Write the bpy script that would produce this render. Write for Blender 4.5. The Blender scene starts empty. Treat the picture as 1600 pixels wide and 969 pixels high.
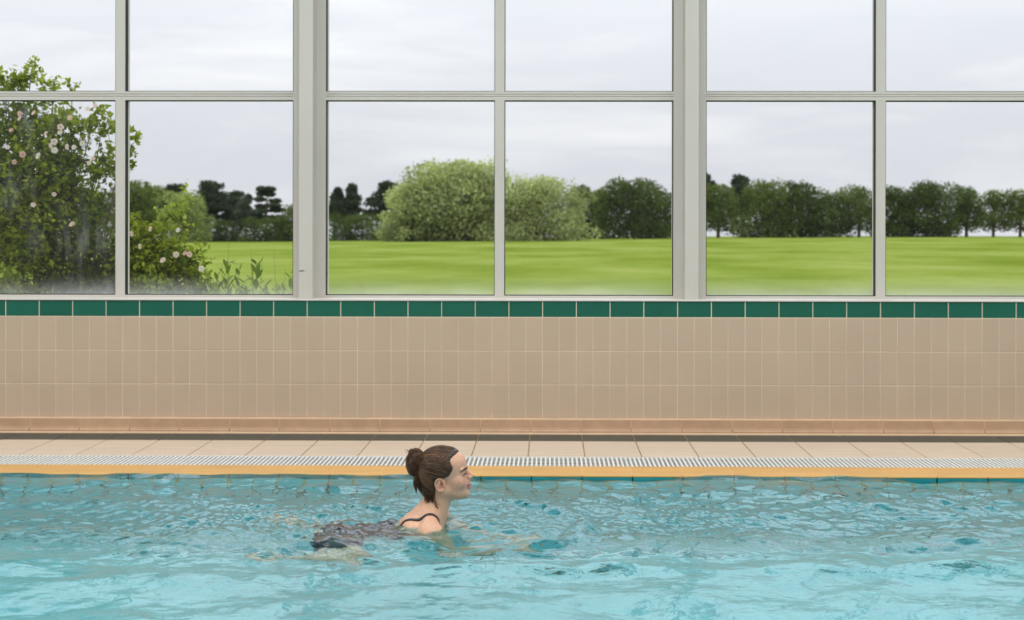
import bpy, math, random
import numpy as np
from mathutils import Matrix, Vector

random.seed(7)
rng = np.random.default_rng(11)
scene = bpy.context.scene
COL = scene.collection
R = math.radians

# ------------------------------------------------------------------ camera
EYE = 1.22
F_PX = 2100.0
YAW = R(0.60)
cam_d = bpy.data.cameras.new('camera')
cam = bpy.data.objects.new('camera', cam_d)
COL.objects.link(cam)
cam_d.sensor_fit = 'HORIZONTAL'
cam_d.sensor_width = 36.0
cam_d.lens = F_PX / 1600 * 36.0
cam_d.shift_x = (800 - 838) / 1600
cam_d.shift_y = (358 - 484.5) / 1600
cam_d.clip_start = 0.05
cam_d.clip_end = 2000
cam_d.dof.use_dof = True
cam_d.dof.focus_distance = 6.2
cam_d.dof.aperture_fstop = 4.0
cam.matrix_world = (Matrix.Translation((0, 0, EYE)) @ Matrix.Rotation(YAW, 4, 'Z')
                    @ Matrix.Rotation(R(90), 4, 'X') @ Matrix.Rotation(R(0.09), 4, 'Z'))
scene.camera = cam

# ------------------------------------------------------------------ colour management
vs = scene.view_settings
vs.view_transform = 'Standard'
vs.look = 'None'
vs.exposure = 0.0
vs.gamma = 1.0
vs.use_curve_mapping = False
cy = scene.cycles
cy.max_bounces = 10
cy.diffuse_bounces = 4
cy.glossy_bounces = 4
cy.transmission_bounces = 6
cy.transparent_max_bounces = 12
cy.blur_glossy = 0.3
cy.sample_clamp_indirect = 6.0
cy.use_denoising = True

LAMP_POWER = 53.0
SKY = 0.84

# ------------------------------------------------------------------ node helpers
def new_mat(name):
    m = bpy.data.materials.new(name)
    m.use_nodes = True
    nt = m.node_tree
    for n in list(nt.nodes):
        nt.nodes.remove(n)
    out = nt.nodes.new('ShaderNodeOutputMaterial')
    return m, nt, out

def N(nt, kind, **kw):
    n = nt.nodes.new(kind)
    for k, v in kw.items():
        if k == 'inp':
            for kk, vv in v.items():
                n.inputs[kk].default_value = vv
        else:
            setattr(n, k, v)
    return n

def L(nt, a, b):
    nt.links.new(a, b)

def rgb(r, g, b):
    """sRGB 0-255 -> linear rgba"""
    def f(c):
        c /= 255.0
        return c / 12.92 if c <= 0.04045 else ((c + 0.055) / 1.055) ** 2.4
    return (f(r), f(g), f(b), 1.0)

def ramp(nt, stops):
    n = nt.nodes.new('ShaderNodeValToRGB')
    els = n.color_ramp.elements
    while len(els) > 1:
        els.remove(els[-1])
    els[0].position, els[0].color = stops[0]
    for p, c in stops[1:]:
        e = els.new(p)
        e.color = c
    return n

# ------------------------------------------------------------------ world: overcast sky
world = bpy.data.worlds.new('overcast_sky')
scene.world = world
world.use_nodes = True
wt = world.node_tree
for n in list(wt.nodes):
    wt.nodes.remove(n)
w_out = N(wt, 'ShaderNodeOutputWorld')
w_bg = N(wt, 'ShaderNodeBackground', inp={'Strength': SKY})
w_tc = N(wt, 'ShaderNodeTexCoord')
w_map = N(wt, 'ShaderNodeMapping', inp={'Scale': (1.6, 1.6, 9.0)})
w_no = N(wt, 'ShaderNodeTexNoise', inp={'Scale': 2.2, 'Detail': 5.0, 'Roughness': 0.55, 'Distortion': 0.4})
w_rp = ramp(wt, [(0.30, (0.84, 0.87, 0.94, 1)), (0.50, (0.88, 0.90, 0.97, 1)), (0.70, (1.06, 1.07, 1.11, 1))])
L(wt, w_tc.outputs['Generated'], w_map.inputs['Vector'])
L(wt, w_map.outputs[0], w_no.inputs['Vector'])
L(wt, w_no.outputs['Fac'], w_rp.inputs[0])
# overcast sky brightens towards the zenith, steepened here to lift the water's reflections
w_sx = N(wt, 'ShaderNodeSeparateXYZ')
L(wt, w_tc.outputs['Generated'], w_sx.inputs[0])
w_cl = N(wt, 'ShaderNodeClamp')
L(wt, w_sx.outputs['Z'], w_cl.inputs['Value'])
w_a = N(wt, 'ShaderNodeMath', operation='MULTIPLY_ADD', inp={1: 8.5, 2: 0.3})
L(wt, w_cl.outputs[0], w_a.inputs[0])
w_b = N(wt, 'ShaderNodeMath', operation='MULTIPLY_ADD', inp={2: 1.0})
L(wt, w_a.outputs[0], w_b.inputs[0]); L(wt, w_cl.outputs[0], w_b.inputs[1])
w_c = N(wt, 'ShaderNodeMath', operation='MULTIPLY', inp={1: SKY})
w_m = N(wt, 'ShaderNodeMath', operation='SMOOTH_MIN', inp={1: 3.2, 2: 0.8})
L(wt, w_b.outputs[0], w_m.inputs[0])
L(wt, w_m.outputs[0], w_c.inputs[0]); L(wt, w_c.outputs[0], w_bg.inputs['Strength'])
L(wt, w_rp.outputs[0], w_bg.inputs['Color'])
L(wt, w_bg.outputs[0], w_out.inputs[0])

# ------------------------------------------------------------------ materials
def plain(name, col, rough=0.5, spec=0.5, var=0.0, nscale=8.0, namp=0.0, bump=0.0, bscale=60.0, coat=0.0, stretch=(1, 1, 1)):
    """principled with per-object brightness variation and soft noise mottling"""
    m, nt, out = new_mat(name)
    p = N(nt, 'ShaderNodeBsdfPrincipled')
    p.inputs['Roughness'].default_value = rough
    p.inputs['Specular IOR Level'].default_value = spec
    p.inputs['Coat Weight'].default_value = coat
    hsv = N(nt, 'ShaderNodeHueSaturation', inp={'Color': col})
    oi = N(nt, 'ShaderNodeObjectInfo')
    mr = N(nt, 'ShaderNodeMapRange', inp={'To Min': 1 - var, 'To Max': 1 + var})
    L(nt, oi.outputs['Random'], mr.inputs['Value'])
    geo = N(nt, 'ShaderNodeNewGeometry')
    mp = N(nt, 'ShaderNodeMapping', inp={'Scale': stretch})
    L(nt, geo.outputs['Position'], mp.inputs['Vector'])
    no = N(nt, 'ShaderNodeTexNoise', inp={'Scale': nscale, 'Detail': 4.0})
    L(nt, mp.outputs[0], no.inputs['Vector'])
    mr2 = N(nt, 'ShaderNodeMapRange', inp={'From Min': 0.3, 'From Max': 0.7, 'To Min': 1 - namp, 'To Max': 1 + namp})
    L(nt, no.outputs['Fac'], mr2.inputs['Value'])
    mul = N(nt, 'ShaderNodeMath', operation='MULTIPLY')
    L(nt, mr.outputs[0], mul.inputs[0])
    L(nt, mr2.outputs[0], mul.inputs[1])
    L(nt, mul.outputs[0], hsv.inputs['Value'])
    L(nt, hsv.outputs[0], p.inputs['Base Color'])
    if bump:
        nb = N(nt, 'ShaderNodeTexNoise', inp={'Scale': bscale, 'Detail': 3.0})
        L(nt, geo.outputs['Position'], nb.inputs['Vector'])
        bm = N(nt, 'ShaderNodeBump', inp={'Strength': bump, 'Distance': 0.002})
        L(nt, nb.outputs['Fac'], bm.inputs['Height'])
        L(nt, bm.outputs[0], p.inputs['Normal'])
    L(nt, p.outputs[0], out.inputs[0])
    return m

M = {}
M['beige_tile'] = plain('beige_glazed_tile', (0.53, 0.410, 0.315, 1), 0.32, 0.35, 0.022, 3.0, 0.025, 0.08, 40)
M['green_tile'] = plain('green_glazed_tile', (0.014, 0.118, 0.080, 1), 0.28, 0.4, 0.05, 5.0, 0.05)
M['grout'] = plain('pale_grout', (0.72, 0.585, 0.46, 1), 0.85, 0.2, 0, 9.0, 0.08)
M['cove_tile'] = plain('cove_tile', (0.49, 0.325, 0.215, 1), 0.5, 0.3, 0.05, 14.0, 0.07)
M['cove_grout'] = plain('cove_grout', (0.72, 0.52, 0.36, 1), 0.8, 0.2, 0, 9.0, 0.06)
M['dark_floor'] = plain('dark_grey_floor_tile', (0.066, 0.070, 0.060, 1), 0.5, 0.4, 0.06, 10.0, 0.10)
M['light_floor'] = plain('cream_floor_tile', (0.68, 0.545, 0.445, 1), 0.45, 0.35, 0.02, 5.0, 0.05, stretch=(0.5, 3, 1))
M['floor_grout'] = plain('brown_floor_grout', (0.34, 0.23, 0.13, 1), 0.85, 0.2, 0, 12.0, 0.1)
M['grate'] = plain('white_plastic_grate', (0.80, 0.80, 0.79, 1), 0.4, 0.4)
M['gutter'] = plain('gutter_channel', (0.30, 0.31, 0.32, 1), 0.7, 0.3)
M['coping'] = plain('yellow_coping_tile', (0.63, 0.345, 0.105, 1), 0.42, 0.4, 0.03, 7.0, 0.09, stretch=(0.4, 2, 1))
M['coping_grout'] = plain('coping_grout', (0.72, 0.48, 0.24, 1), 0.8, 0.2)
M['teal_tile'] = plain('teal_pool_tile', (0.02, 0.26, 0.29, 1), 0.25, 0.5, 0.06, 6.0, 0.05)
M['pool_tile'] = plain('pale_turquoise_pool_tile', (0.32, 0.62, 0.66, 1), 0.4, 0.4, 0.02, 2.0, 0.03)
M['pool_grout'] = plain('pool_joint', (0.22, 0.16, 0.07, 1), 0.8, 0.2)
M['frame'] = plain('white_painted_aluminium', (0.58, 0.55, 0.515, 1), 0.45, 0.4, 0.0, 2.0, 0.02)
M['gasket'] = plain('black_rubber_gasket', (0.012, 0.013, 0.010, 1), 0.6, 0.3)
M['sill'] = plain('white_sill', (0.74, 0.71, 0.68, 1), 0.4, 0.4, 0, 3.0, 0.03)
M['paint'] = plain('white_wall_paint', (0.72, 0.70, 0.66, 1), 0.8, 0.2)
M['dim_paint'] = plain('blue_grey_wall_paint', (0.16, 0.18, 0.19, 1), 0.8, 0.2)
M['ceiling'] = plain('white_ceiling', (0.84, 0.84, 0.83, 1), 0.9, 0.2)
M['bark'] = plain('brown_bark', (0.10, 0.075, 0.055, 1), 0.9, 0.1, 0.1, 12, 0.2)
M['pine_bark'] = plain('pine_bark', (0.13, 0.085, 0.06, 1), 0.9, 0.1, 0.1, 8, 0.2)

# pool floor: small square tiles too deep under moving water to pick apart
def pool_floor_mat():
    m, nt, out = new_mat('pool_floor_mosaic')
    p = N(nt, 'ShaderNodeBsdfPrincipled', inp={'Roughness': 0.5})
    geo = N(nt, 'ShaderNodeNewGeometry')
    br = N(nt, 'ShaderNodeTexBrick', offset=0.0, inp={'Color1': (0.42, 0.69, 0.74, 1), 'Color2': (0.39, 0.66, 0.71, 1),
            'Mortar': (0.20, 0.40, 0.40, 1), 'Scale': 1.0, 'Mortar Size': 0.004, 'Brick Width': 0.25, 'Row Height': 0.125})
    L(nt, geo.outputs['Position'], br.inputs['Vector'])
    L(nt, br.outputs['Color'], p.inputs['Base Color'])
    L(nt, p.outputs[0], out.inputs[0])
    return m
M['pool_floor'] = pool_floor_mat()

def water_mat():
    m, nt, out = new_mat('clear_pool_water')
    geo = N(nt, 'ShaderNodeNewGeometry')
    mp = N(nt, 'ShaderNodeMapping', inp={'Scale': (0.62, 1.0, 1.0)})
    L(nt, geo.outputs['Position'], mp.inputs['Vector'])
    n1 = N(nt, 'ShaderNodeTexNoise', inp={'Scale': 16.0, 'Detail': 3.0, 'Roughness': 0.5, 'Distortion': 0.6})
    L(nt, mp.outputs[0], n1.inputs['Vector'])
    b1 = N(nt, 'ShaderNodeBump', inp={'Strength': 1.0, 'Distance': 0.0050})
    L(nt, n1.outputs['Fac'], b1.inputs['Height'])
    n2 = N(nt, 'ShaderNodeTexNoise', inp={'Scale': 48.0, 'Detail': 2.0, 'Roughness': 0.5, 'Distortion': 0.8})
    L(nt, mp.outputs[0], n2.inputs['Vector'])
    n3 = N(nt, 'ShaderNodeTexNoise', inp={'Scale': 1.1, 'Detail': 2.0})
    L(nt, geo.outputs['Position'], n3.inputs['Vector'])
    r3 = N(nt, 'ShaderNodeMapRange', inp={'From Min': 0.42, 'From Max': 0.60, 'To Min': 0.15, 'To Max': 1.0})
    L(nt, n3.outputs['Fac'], r3.inputs['Value'])
    b0 = b1
    b1 = N(nt, 'ShaderNodeBump', inp={'Strength': 1.0, 'Distance': 0.0019})
    L(nt, r3.outputs[0], b1.inputs['Strength'])
    L(nt, n2.outputs['Fac'], b1.inputs['Height']); L(nt, b0.outputs[0], b1.inputs['Normal'])
    fr = N(nt, 'ShaderNodeFresnel', inp={'IOR': 1.333})
    L(nt, b1.outputs[0], fr.inputs['Normal'])
    re = N(nt, 'ShaderNodeBsdfRefraction', inp={'Color': (0.68, 0.955, 0.98, 1), 'Roughness': 0.0, 'IOR': 1.333})
    gl = N(nt, 'ShaderNodeBsdfGlossy', inp={'Color': (1, 1, 1, 1), 'Roughness': 0.0})
    L(nt, b1.outputs[0], re.inputs['Normal'])
    L(nt, b1.outputs[0], gl.inputs['Normal'])
    mx = N(nt, 'ShaderNodeMixShader')
    L(nt, fr.outputs[0], mx.inputs[0])
    L(nt, re.outputs[0], mx.inputs[1])
    L(nt, gl.outputs[0], mx.inputs[2])
    L(nt, mx.outputs[0], out.inputs[0])
    return m
M['water'] = water_mat()

def glass_mat(name, mist):
    """thin window pane: see-through with a weak reflection, smears and a band of condensation along its foot"""
    m, nt, out = new_mat(name)
    geo = N(nt, 'ShaderNodeNewGeometry')
    tr = N(nt, 'ShaderNodeBsdfTransparent', inp={'Color': (0.985, 0.99, 0.985, 1)})
    gl = N(nt, 'ShaderNodeBsdfGlossy', inp={'Roughness': 0.0})
    fr = N(nt, 'ShaderNodeFresnel', inp={'IOR': 1.35})
    mx = N(nt, 'ShaderNodeMixShader')
    L(nt, fr.outputs[0], mx.inputs[0]); L(nt, tr.outputs[0], mx.inputs[1]); L(nt, gl.outputs[0], mx.inputs[2])
    sx = N(nt, 'ShaderNodeSeparateXYZ')
    L(nt, geo.outputs['Position'], sx.inputs[0])
    # condensation at the foot, ragged
    mp = N(nt, 'ShaderNodeMapping', inp={'Scale': (1.0, 1.0, 0.22)})
    L(nt, geo.outputs['Position'], mp.inputs['Vector'])
    no = N(nt, 'ShaderNodeTexNoise', inp={'Scale': 14.0, 'Detail': 5.0, 'Roughness': 0.65})
    L(nt, mp.outputs[0], no.inputs['Vector'])
    no2 = N(nt, 'ShaderNodeTexNoise', inp={'Scale': 2.3, 'Detail': 3.0})
    L(nt, geo.outputs['Position'], no2.inputs['Vector'])
    foot = N(nt, 'ShaderNodeMapRange', inp={'From Min': 0.80, 'From Max': 0.96, 'To Min': 1.0, 'To Max': 0.0})
    L(nt, sx.outputs['Z'], foot.inputs['Value'])
    pw = N(nt, 'ShaderNodeMath', operation='POWER', inp={1: 2.2})
    L(nt, foot.outputs[0], pw.inputs[0])
    m1 = N(nt, 'ShaderNodeMath', operation='MULTIPLY')
    foot.inputs['To Min'].default_value = 0.68
    L(nt, pw.outputs[0], m1.inputs[0]); L(nt, no2.outputs['Fac'], m1.inputs[1])
    sm = N(nt, 'ShaderNodeMapRange', inp={'From Min': 0.48, 'From Max': 0.75, 'To Min': 0.0, 'To Max': mist})
    L(nt, no.outputs['Fac'], sm.inputs['Value'])
    sm2 = N(nt, 'ShaderNodeMapRange', inp={'From Min': 0.45, 'From Max': 0.62, 'To Min': 0.0, 'To Max': 1.0})
    L(nt, no2.outputs['Fac'], sm2.inputs['Value'])
    m2 = N(nt, 'ShaderNodeMath', operation='MULTIPLY')
    L(nt, sm.outputs[0], m2.inputs[0]); L(nt, sm2.outputs[0], m2.inputs[1])
    ad = N(nt, 'ShaderNodeMath', operation='ADD')
    L(nt, m1.outputs[0], ad.inputs[0]); L(nt, m2.outputs[0], ad.inputs[1])
    ad2 = N(nt, 'ShaderNodeMath', operation='ADD', inp={1: 0.002 + mist * 0.08})
    ad2.use_clamp = True
    L(nt, ad.outputs[0], ad2.inputs[0])
    tl = N(nt, 'ShaderNodeBsdfTranslucent', inp={'Color': (0.9, 0.92, 0.93, 1)})
    mx2 = N(nt, 'ShaderNodeMixShader')
    L(nt, ad2.outputs[0], mx2.inputs[0]); L(nt, mx.outputs[0], mx2.inputs[1]); L(nt, tl.outputs[0], mx2.inputs[2])
    L(nt, mx2.outputs[0], out.inputs[0])
    return m
M['glass'] = glass_mat('window_glass', 0.012)
M['glass_misty'] = glass_mat('misted_window_glass', 0.12)

def leaf_mat(name, trans=0.35):
    m, nt, out = new_mat(name)
    at = N(nt, 'ShaderNodeAttribute', attribute_name='col')
    d = N(nt, 'ShaderNodeBsdfDiffuse')
    t = N(nt, 'ShaderNodeBsdfTranslucent')
    L(nt, at.outputs['Color'], d.inputs['Color']); L(nt, at.outputs['Color'], t.inputs['Color'])
    mx = N(nt, 'ShaderNodeMixShader', inp={0: trans})
    L(nt, d.outputs[0], mx.inputs[1]); L(nt, t.outputs[0], mx.inputs[2])
    L(nt, mx.outputs[0], out.inputs[0])
    return m
M['leaf'] = leaf_mat('leaf')

def field_mat():
    m, nt, out = new_mat('green_field_grass')
    p = N(nt, 'ShaderNodeBsdfDiffuse')
    geo = N(nt, 'ShaderNodeNewGeometry')
    mp = N(nt, 'ShaderNodeMapping', inp={'Scale': (0.10, 0.055, 0.1)})
    L(nt, geo.outputs['Position'], mp.inputs['Vector'])
    n1 = N(nt, 'ShaderNodeTexNoise', inp={'Scale': 1.0, 'Detail': 6.0, 'Roughness': 0.62})
    L(nt, mp.outputs[0], n1.inputs['Vector'])
    r1 = ramp(nt, [(0.34, (0.105, 0.148, 0.014, 1)), (0.5, (0.155, 0.203, 0.034, 1)), (0.64, (0.205, 0.245, 0.062, 1))])
    L(nt, n1.outputs['Fac'], r1.inputs[0])
    n2 = N(nt, 'ShaderNodeTexNoise', inp={'Scale': 2.4, 'Detail': 6.0, 'Roughness': 0.7})
    L(nt, geo.outputs['Position'], n2.inputs['Vector'])
    r2 = ramp(nt, [(0.3, (0.80, 0.86, 0.70, 1)), (0.7, (1.12, 1.08, 1.15, 1))])
    L(nt, n2.outputs['Fac'], r2.inputs[0])
    mu = N(nt, 'ShaderNodeMix', data_type='RGBA', blend_type='MULTIPLY', inp={0: 1.0})
    L(nt, r1.outputs[0], mu.inputs[6]); L(nt, r2.outputs[0], mu.inputs[7])
    L(nt, mu.outputs[2], p.inputs['Color'])
    L(nt, p.outputs[0], out.inputs[0])
    return m
M['field'] = field_mat()

# ------------------------------------------------------------------ mesh helpers
def mesh_from(name, verts, faces, smooth=False, mat=None):
    me = bpy.data.meshes.new(name)
    me.from_pydata([tuple(v) for v in verts], [], [tuple(f) for f in faces])
    me.update()
    if smooth:
        me.polygons.foreach_set('use_smooth', [True] * len(me.polygons))
    if mat:
        me.materials.append(mat)
    return me

def mesh_np(name, V, Q, smooth=False, mat=None, col=None):
    """fast mesh from numpy: V (n,3), Q (m,k) faces of one size; col (n,3) vertex colours"""
    V = np.asarray(V, dtype=np.float32); Q = np.asarray(Q, dtype=np.int32)
    me = bpy.data.meshes.new(name)
    k = Q.shape[1]
    me.vertices.add(len(V)); me.vertices.foreach_set('co', V.ravel())
    me.loops.add(Q.size); me.loops.foreach_set('vertex_index', Q.ravel())
    me.polygons.add(len(Q))
    me.polygons.foreach_set('loop_start', np.arange(0, Q.size, k, dtype=np.int32))
    me.polygons.foreach_set('loop_total', np.full(len(Q), k, dtype=np.int32))
    me.polygons.foreach_set('use_smooth', np.full(len(Q), bool(smooth)))
    me.update(calc_edges=True)
    if col is not None:
        a = me.color_attributes.new('col', 'FLOAT_COLOR', 'POINT')
        c4 = np.ones((len(V), 4), dtype=np.float32); c4[:, :3] = col
        a.data.foreach_set('color', c4.ravel())
    if mat:
        me.materials.append(mat)
    me.validate()
    return me

def link(name, me, parent=None, loc=(0, 0, 0)):
    o = bpy.data.objects.new(name, me)
    COL.objects.link(o)
    o.location = loc
    if parent:
        o.parent = parent
    return o

def tag(o, label=None, cat=None, group=None, kind=None):
    if label: o['label'] = label
    if cat: o['category'] = cat
    if group: o['group'] = group
    if kind: o['kind'] = kind
    return o

class MB:
    """collects boxes, tubes and prisms into one mesh"""
    def __init__(s):
        s.v = []; s.f = []
    def box(s, x0, x1, y0, y1, z0, z1):
        b = len(s.v)
        s.v += [(x0, y0, z0), (x1, y0, z0), (x1, y1, z0), (x0, y1, z0), (x0, y0, z1), (x1, y0, z1), (x1, y1, z1), (x0, y1, z1)]
        s.f += [tuple(b + i for i in q) for q in ((0, 3, 2, 1), (4, 5, 6, 7), (0, 1, 5, 4), (1, 2, 6, 5), (2, 3, 7, 6), (3, 0, 4, 7))]
        return s
    def tube(s, pts, radii, n=6):
        b0 = len(s.v)
        pts = [Vector(p) for p in pts]
        for i, p in enumerate(pts):
            d = (pts[min(i + 1, len(pts) - 1)] - pts[max(i - 1, 0)]).normalized()
            u = d.cross(Vector((0.31, 0.87, 0.38))).normalized()
            w = d.cross(u)
            r = radii[i] if hasattr(radii, '__len__') else radii
            for k in range(n):
                a = 2 * math.pi * k / n
                s.v.append(tuple(p + (u * math.cos(a) + w * math.sin(a)) * r))
        for i in range(len(pts) - 1):
            for k in range(n):
                a = b0 + i * n + k; c = b0 + i * n + (k + 1) % n
                s.f.append((a, c, c + n, a + n))
        s.f.append(tuple(b0 + k for k in reversed(range(n))))
        e = b0 + (len(pts) - 1) * n
        s.f.append(tuple(e + k for k in range(n)))
        return s
    def mesh(s, name, mat, smooth=False):
        return mesh_from(name, s.v, s.f, smooth, mat)
    def build(s, name, mat, parent=None, smooth=False):
        return link(name, s.mesh(name, mat, smooth), parent)

def wall_tile_mesh(name, w, h, d, bev, mat):
    """tile standing on a wall, front towards -Y, origin at lower left of its back"""
    f = [(0, 0, 0), (w, 0, 0), (w, 0, h), (0, 0, h)]
    m_ = [(0, -d + bev, 0), (w, -d + bev, 0), (w, -d + bev, h), (0, -d + bev, h)]
    t = [(bev, -d, bev), (w - bev, -d, bev), (w - bev, -d, h - bev), (bev, -d, h - bev)]
    v = f + m_ + t
    q = [(8, 9, 10, 11)]
    for i in range(4):
        j = (i + 1) % 4
        q.append((i, j, 4 + j, 4 + i)); q.append((4 + i, 4 + j, 8 + j, 8 + i))
    return mesh_from(name, v, q, False, mat)

def floor_tile_mesh(name, w, l, d, bev, mat):
    """tile lying flat, top at z=d, origin at its corner"""
    f = [(0, 0, 0), (w, 0, 0), (w, l, 0), (0, l, 0)]
    m_ = [(0, 0, d - bev), (w, 0, d - bev), (w, l, d - bev), (0, l, d - bev)]
    t = [(bev, bev, d), (w - bev, bev, d), (w - bev, l - bev, d), (bev, l - bev, d)]
    v = f + m_ + t
    q = [(8, 9, 10, 11)]
    for i in range(4):
        j = (i + 1) % 4
        q.append((i, j, 4 + j, 4 + i)); q.append((4 + i, 4 + j, 8 + j, 8 + i))
    return mesh_from(name, v, q, False, mat)

def px2x(px, Y):
    """x of the point on the plane y = Y that stands at column px (taking off the survey)"""
    t = (px - 838) / F_PX
    return Y * (t * math.cos(YAW) - math.sin(YAW)) / (math.cos(YAW) + t * math.sin(YAW))
def py2z(py, Y):
    return EYE - (py - 358) * Y / F_PX

# ------------------------------------------------------------------ dimensions
YW = 8.08            # tiled face of the low wall
X0, X1 = -9.0, 10.0  # hall
Y_NEAR = -3.0        # wall behind the camera
Z_CEIL = 4.3
Z_WALL = 0.787       # top of the tiled wall
Z_GREEN = 0.689
Z_COVE = 0.0826
Y_COVE = 7.985       # foot of the cove
Y_DARK = 7.731
Y_LIGHT = 7.215
Y_GRATE = 6.915
Y_LIP = 6.685
Z_WATER = -0.020
POOL_DEPTH = 1.25
POOL_X0, POOL_X1, POOL_Y0 = -7.5, 8.5, 1.2

# ------------------------------------------------------------------ tiled wall below the windows
wall = MB().box(X0, X1, YW + 0.0015, YW + 0.40, -0.05, Z_WALL - 0.002).build('wall_back', M['grout'])
tag(wall, 'low beige tiled wall with green border under the long window', kind='structure')
pitch = 52.68 / 260.0
xg0 = px2x(9.03, YW)
gap = 0.0055
me_green = wall_tile_mesh('border_tile', pitch - gap, Z_WALL - Z_GREEN - gap, 0.009, 0.0015, M['green_tile'])
me_beige = wall_tile_mesh('wall_tile', pitch / 2 - gap * 0.8, (Z_GREEN - Z_COVE) / 3 - gap * 0.8, 0.008, 0.0015, M['beige_tile'])
K0, K1 = -6, 37
for k in range(K0, K1):
    link('border_tile', me_green, wall, (xg0 + k * pitch + gap / 2, YW + 0.009, Z_GREEN + gap / 2))
rowh = (Z_GREEN - Z_COVE) / 3
for r in range(3):
    for k in range(2 * K0, 2 * K1):
        link('wall_tile', me_beige, wall, (xg0 + k * pitch / 2 + gap * 0.4, YW + 0.0075, Z_COVE + r * rowh + gap * 0.4))
# the wall goes on beyond the view: the tiles there are joined
for mat, name, w, zs in ((M['beige_tile'], 'far_wall_tiles', pitch / 2, [Z_COVE + r * rowh for r in range(3)]), (M['green_tile'], 'far_border_tiles', pitch, [Z_GREEN])):
    mb = MB()
    h = rowh if w < 0.15 else Z_WALL - Z_GREEN
    for a, b in ((X0, xg0 + K0 * pitch), (xg0 + K1 * pitch, X1)):
        n = int((b - a) / w)
        st = b - n * w if a == X0 else a
        for i in range(n):
            for z in zs:
                mb.box(st + i * w + gap / 2, st + (i + 1) * w - gap / 2, YW, YW + 0.008, z + gap / 2, z + h - gap / 2)
    tag(mb.build(name, mat, wall), kind='stuff')

# cove skirting: upright tile with a hollow foot running out on the deck
base = MB().box(X0, X1, YW - 0.0335, YW + 0.01, -0.03, Z_COVE - 0.001).build('baseboard_back', M['cove_grout'])
tag(base, 'brown cove tiles along the foot of the beige wall', kind='structure')
cpitch = 78.85 / 262.0
def cove_mesh(w):
    prof = [(0.055, 0.078), (0.012, 0.078), (0.010, 0.076), (0.009, 0.030), (0.006, 0.018), (0.000, 0.010), (0.0, 0.006), (0.055, 0.004)]
    n = len(prof)
    v = [(x, y, z) for x in (0, w) for y, z in prof]
    f = [tuple(range(n)), tuple(reversed(range(n, 2 * n)))]
    f += [(i + n, (i + 1) % n + n, (i + 1) % n, i) for i in range(n)]
    me = mesh_from('cove_tile', v, f, False, M['cove_tile'])
    return me
me_cove = cove_mesh(cpitch - 0.005)
xc0 = px2x(829.5, YW - 0.05)
for k in range(-13, 16):
    link('cove_tile', me_cove, base, (xc0 + k * cpitch + 0.0025, YW - 0.045, 0.0))

# ------------------------------------------------------------------ pool deck
floor = MB().box(X0, X1, Y_GRATE + 0.301, YW + 0.01, -0.20, -0.003).build('floor', M['floor_grout'])
tag(floor, 'pool deck of cream tiles with a dark row along the wall', kind='structure')
MB().box(X0, X1, Y_COVE - 0.012, YW, -0.01, 0.004).build('cove_foot', M['cove_grout'], floor)
tpitch = 80.1 / 262.6
xt0 = px2x(829.0, Y_COVE)
g = 0.006
me_dk = floor_tile_mesh('dark_floor_tile', tpitch - g, Y_COVE - 0.012 - Y_DARK - g * 0.3, 0.008, 0.0015, M['dark_floor'])
ym = (Y_DARK + Y_LIGHT) / 2
me_l1 = floor_tile_mesh('floor_tile', tpitch - g, Y_DARK - ym - 0.002, 0.008, 0.0015, M['light_floor'])
for k in range(-14, 16):
    x = xt0 + k * tpitch + g / 2
    link('dark_floor_tile', me_dk, floor, (x, Y_DARK + 0.001, -0.008))
    link('floor_tile', me_l1, floor, (x, ym + 0.001, -0.008))
    link('floor_tile', me_l1, floor, (x, Y_LIGHT + 0.001, -0.008))

# overflow channel with its slatted grate
chan = MB().box(X0, X1, Y_GRATE, Y_LIGHT, -0.24, -0.20)
chan.box(X0, X1, Y_LIGHT - 0.004, Y_LIGHT, -0.20, -0.003).box(X0, X1, Y_GRATE, Y_GRATE + 0.004, -0.20, -0.003)
tag(chan.build('gutter', M['gutter']), 'shaded overflow channel under the white slatted grate', kind='structure')
grate = bpy.data.objects.new('drain_grate', None); COL.objects.link(grate)
grate.location = (0, Y_GRATE + 0.15, -0.03)
tag(grate, 'white slatted drain grate running along the pool edge', 'grate')
def slat_mesh():
    w, l = 0.0096, 0.284
    mb = MB().box(-w / 2, w / 2, -l / 2, l / 2, 0.019, 0.028)
    return mb.mesh('slat', M['grate'])
me_slat = slat_mesh()
sp = 0.0236
xs0 = px2x(860, 7.06)
for k in range(-150, 150):
    link('slat', me_slat, grate, (xs0 + k * sp, 0, 0))
mb = MB()
for k in list(range(-190, -150)) + list(range(150, 190)):
    mb.box(xs0 + k * sp - 0.0048, xs0 + k * sp + 0.0048, -0.142, 0.142, 0.019, 0.028)
tag(mb.build('far_slats', M['grate'], grate), kind='stuff')
for yy, zz in ((-0.1425, 0.028), (-0.045, 0.018), (0.05, 0.018), (0.1425, 0.028)):
    MB().box(xs0 - 190 * sp, xs0 + 190 * sp, yy - 0.005, yy + 0.005, zz - 0.03, zz).build('rail', M['grate'], grate)

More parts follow.
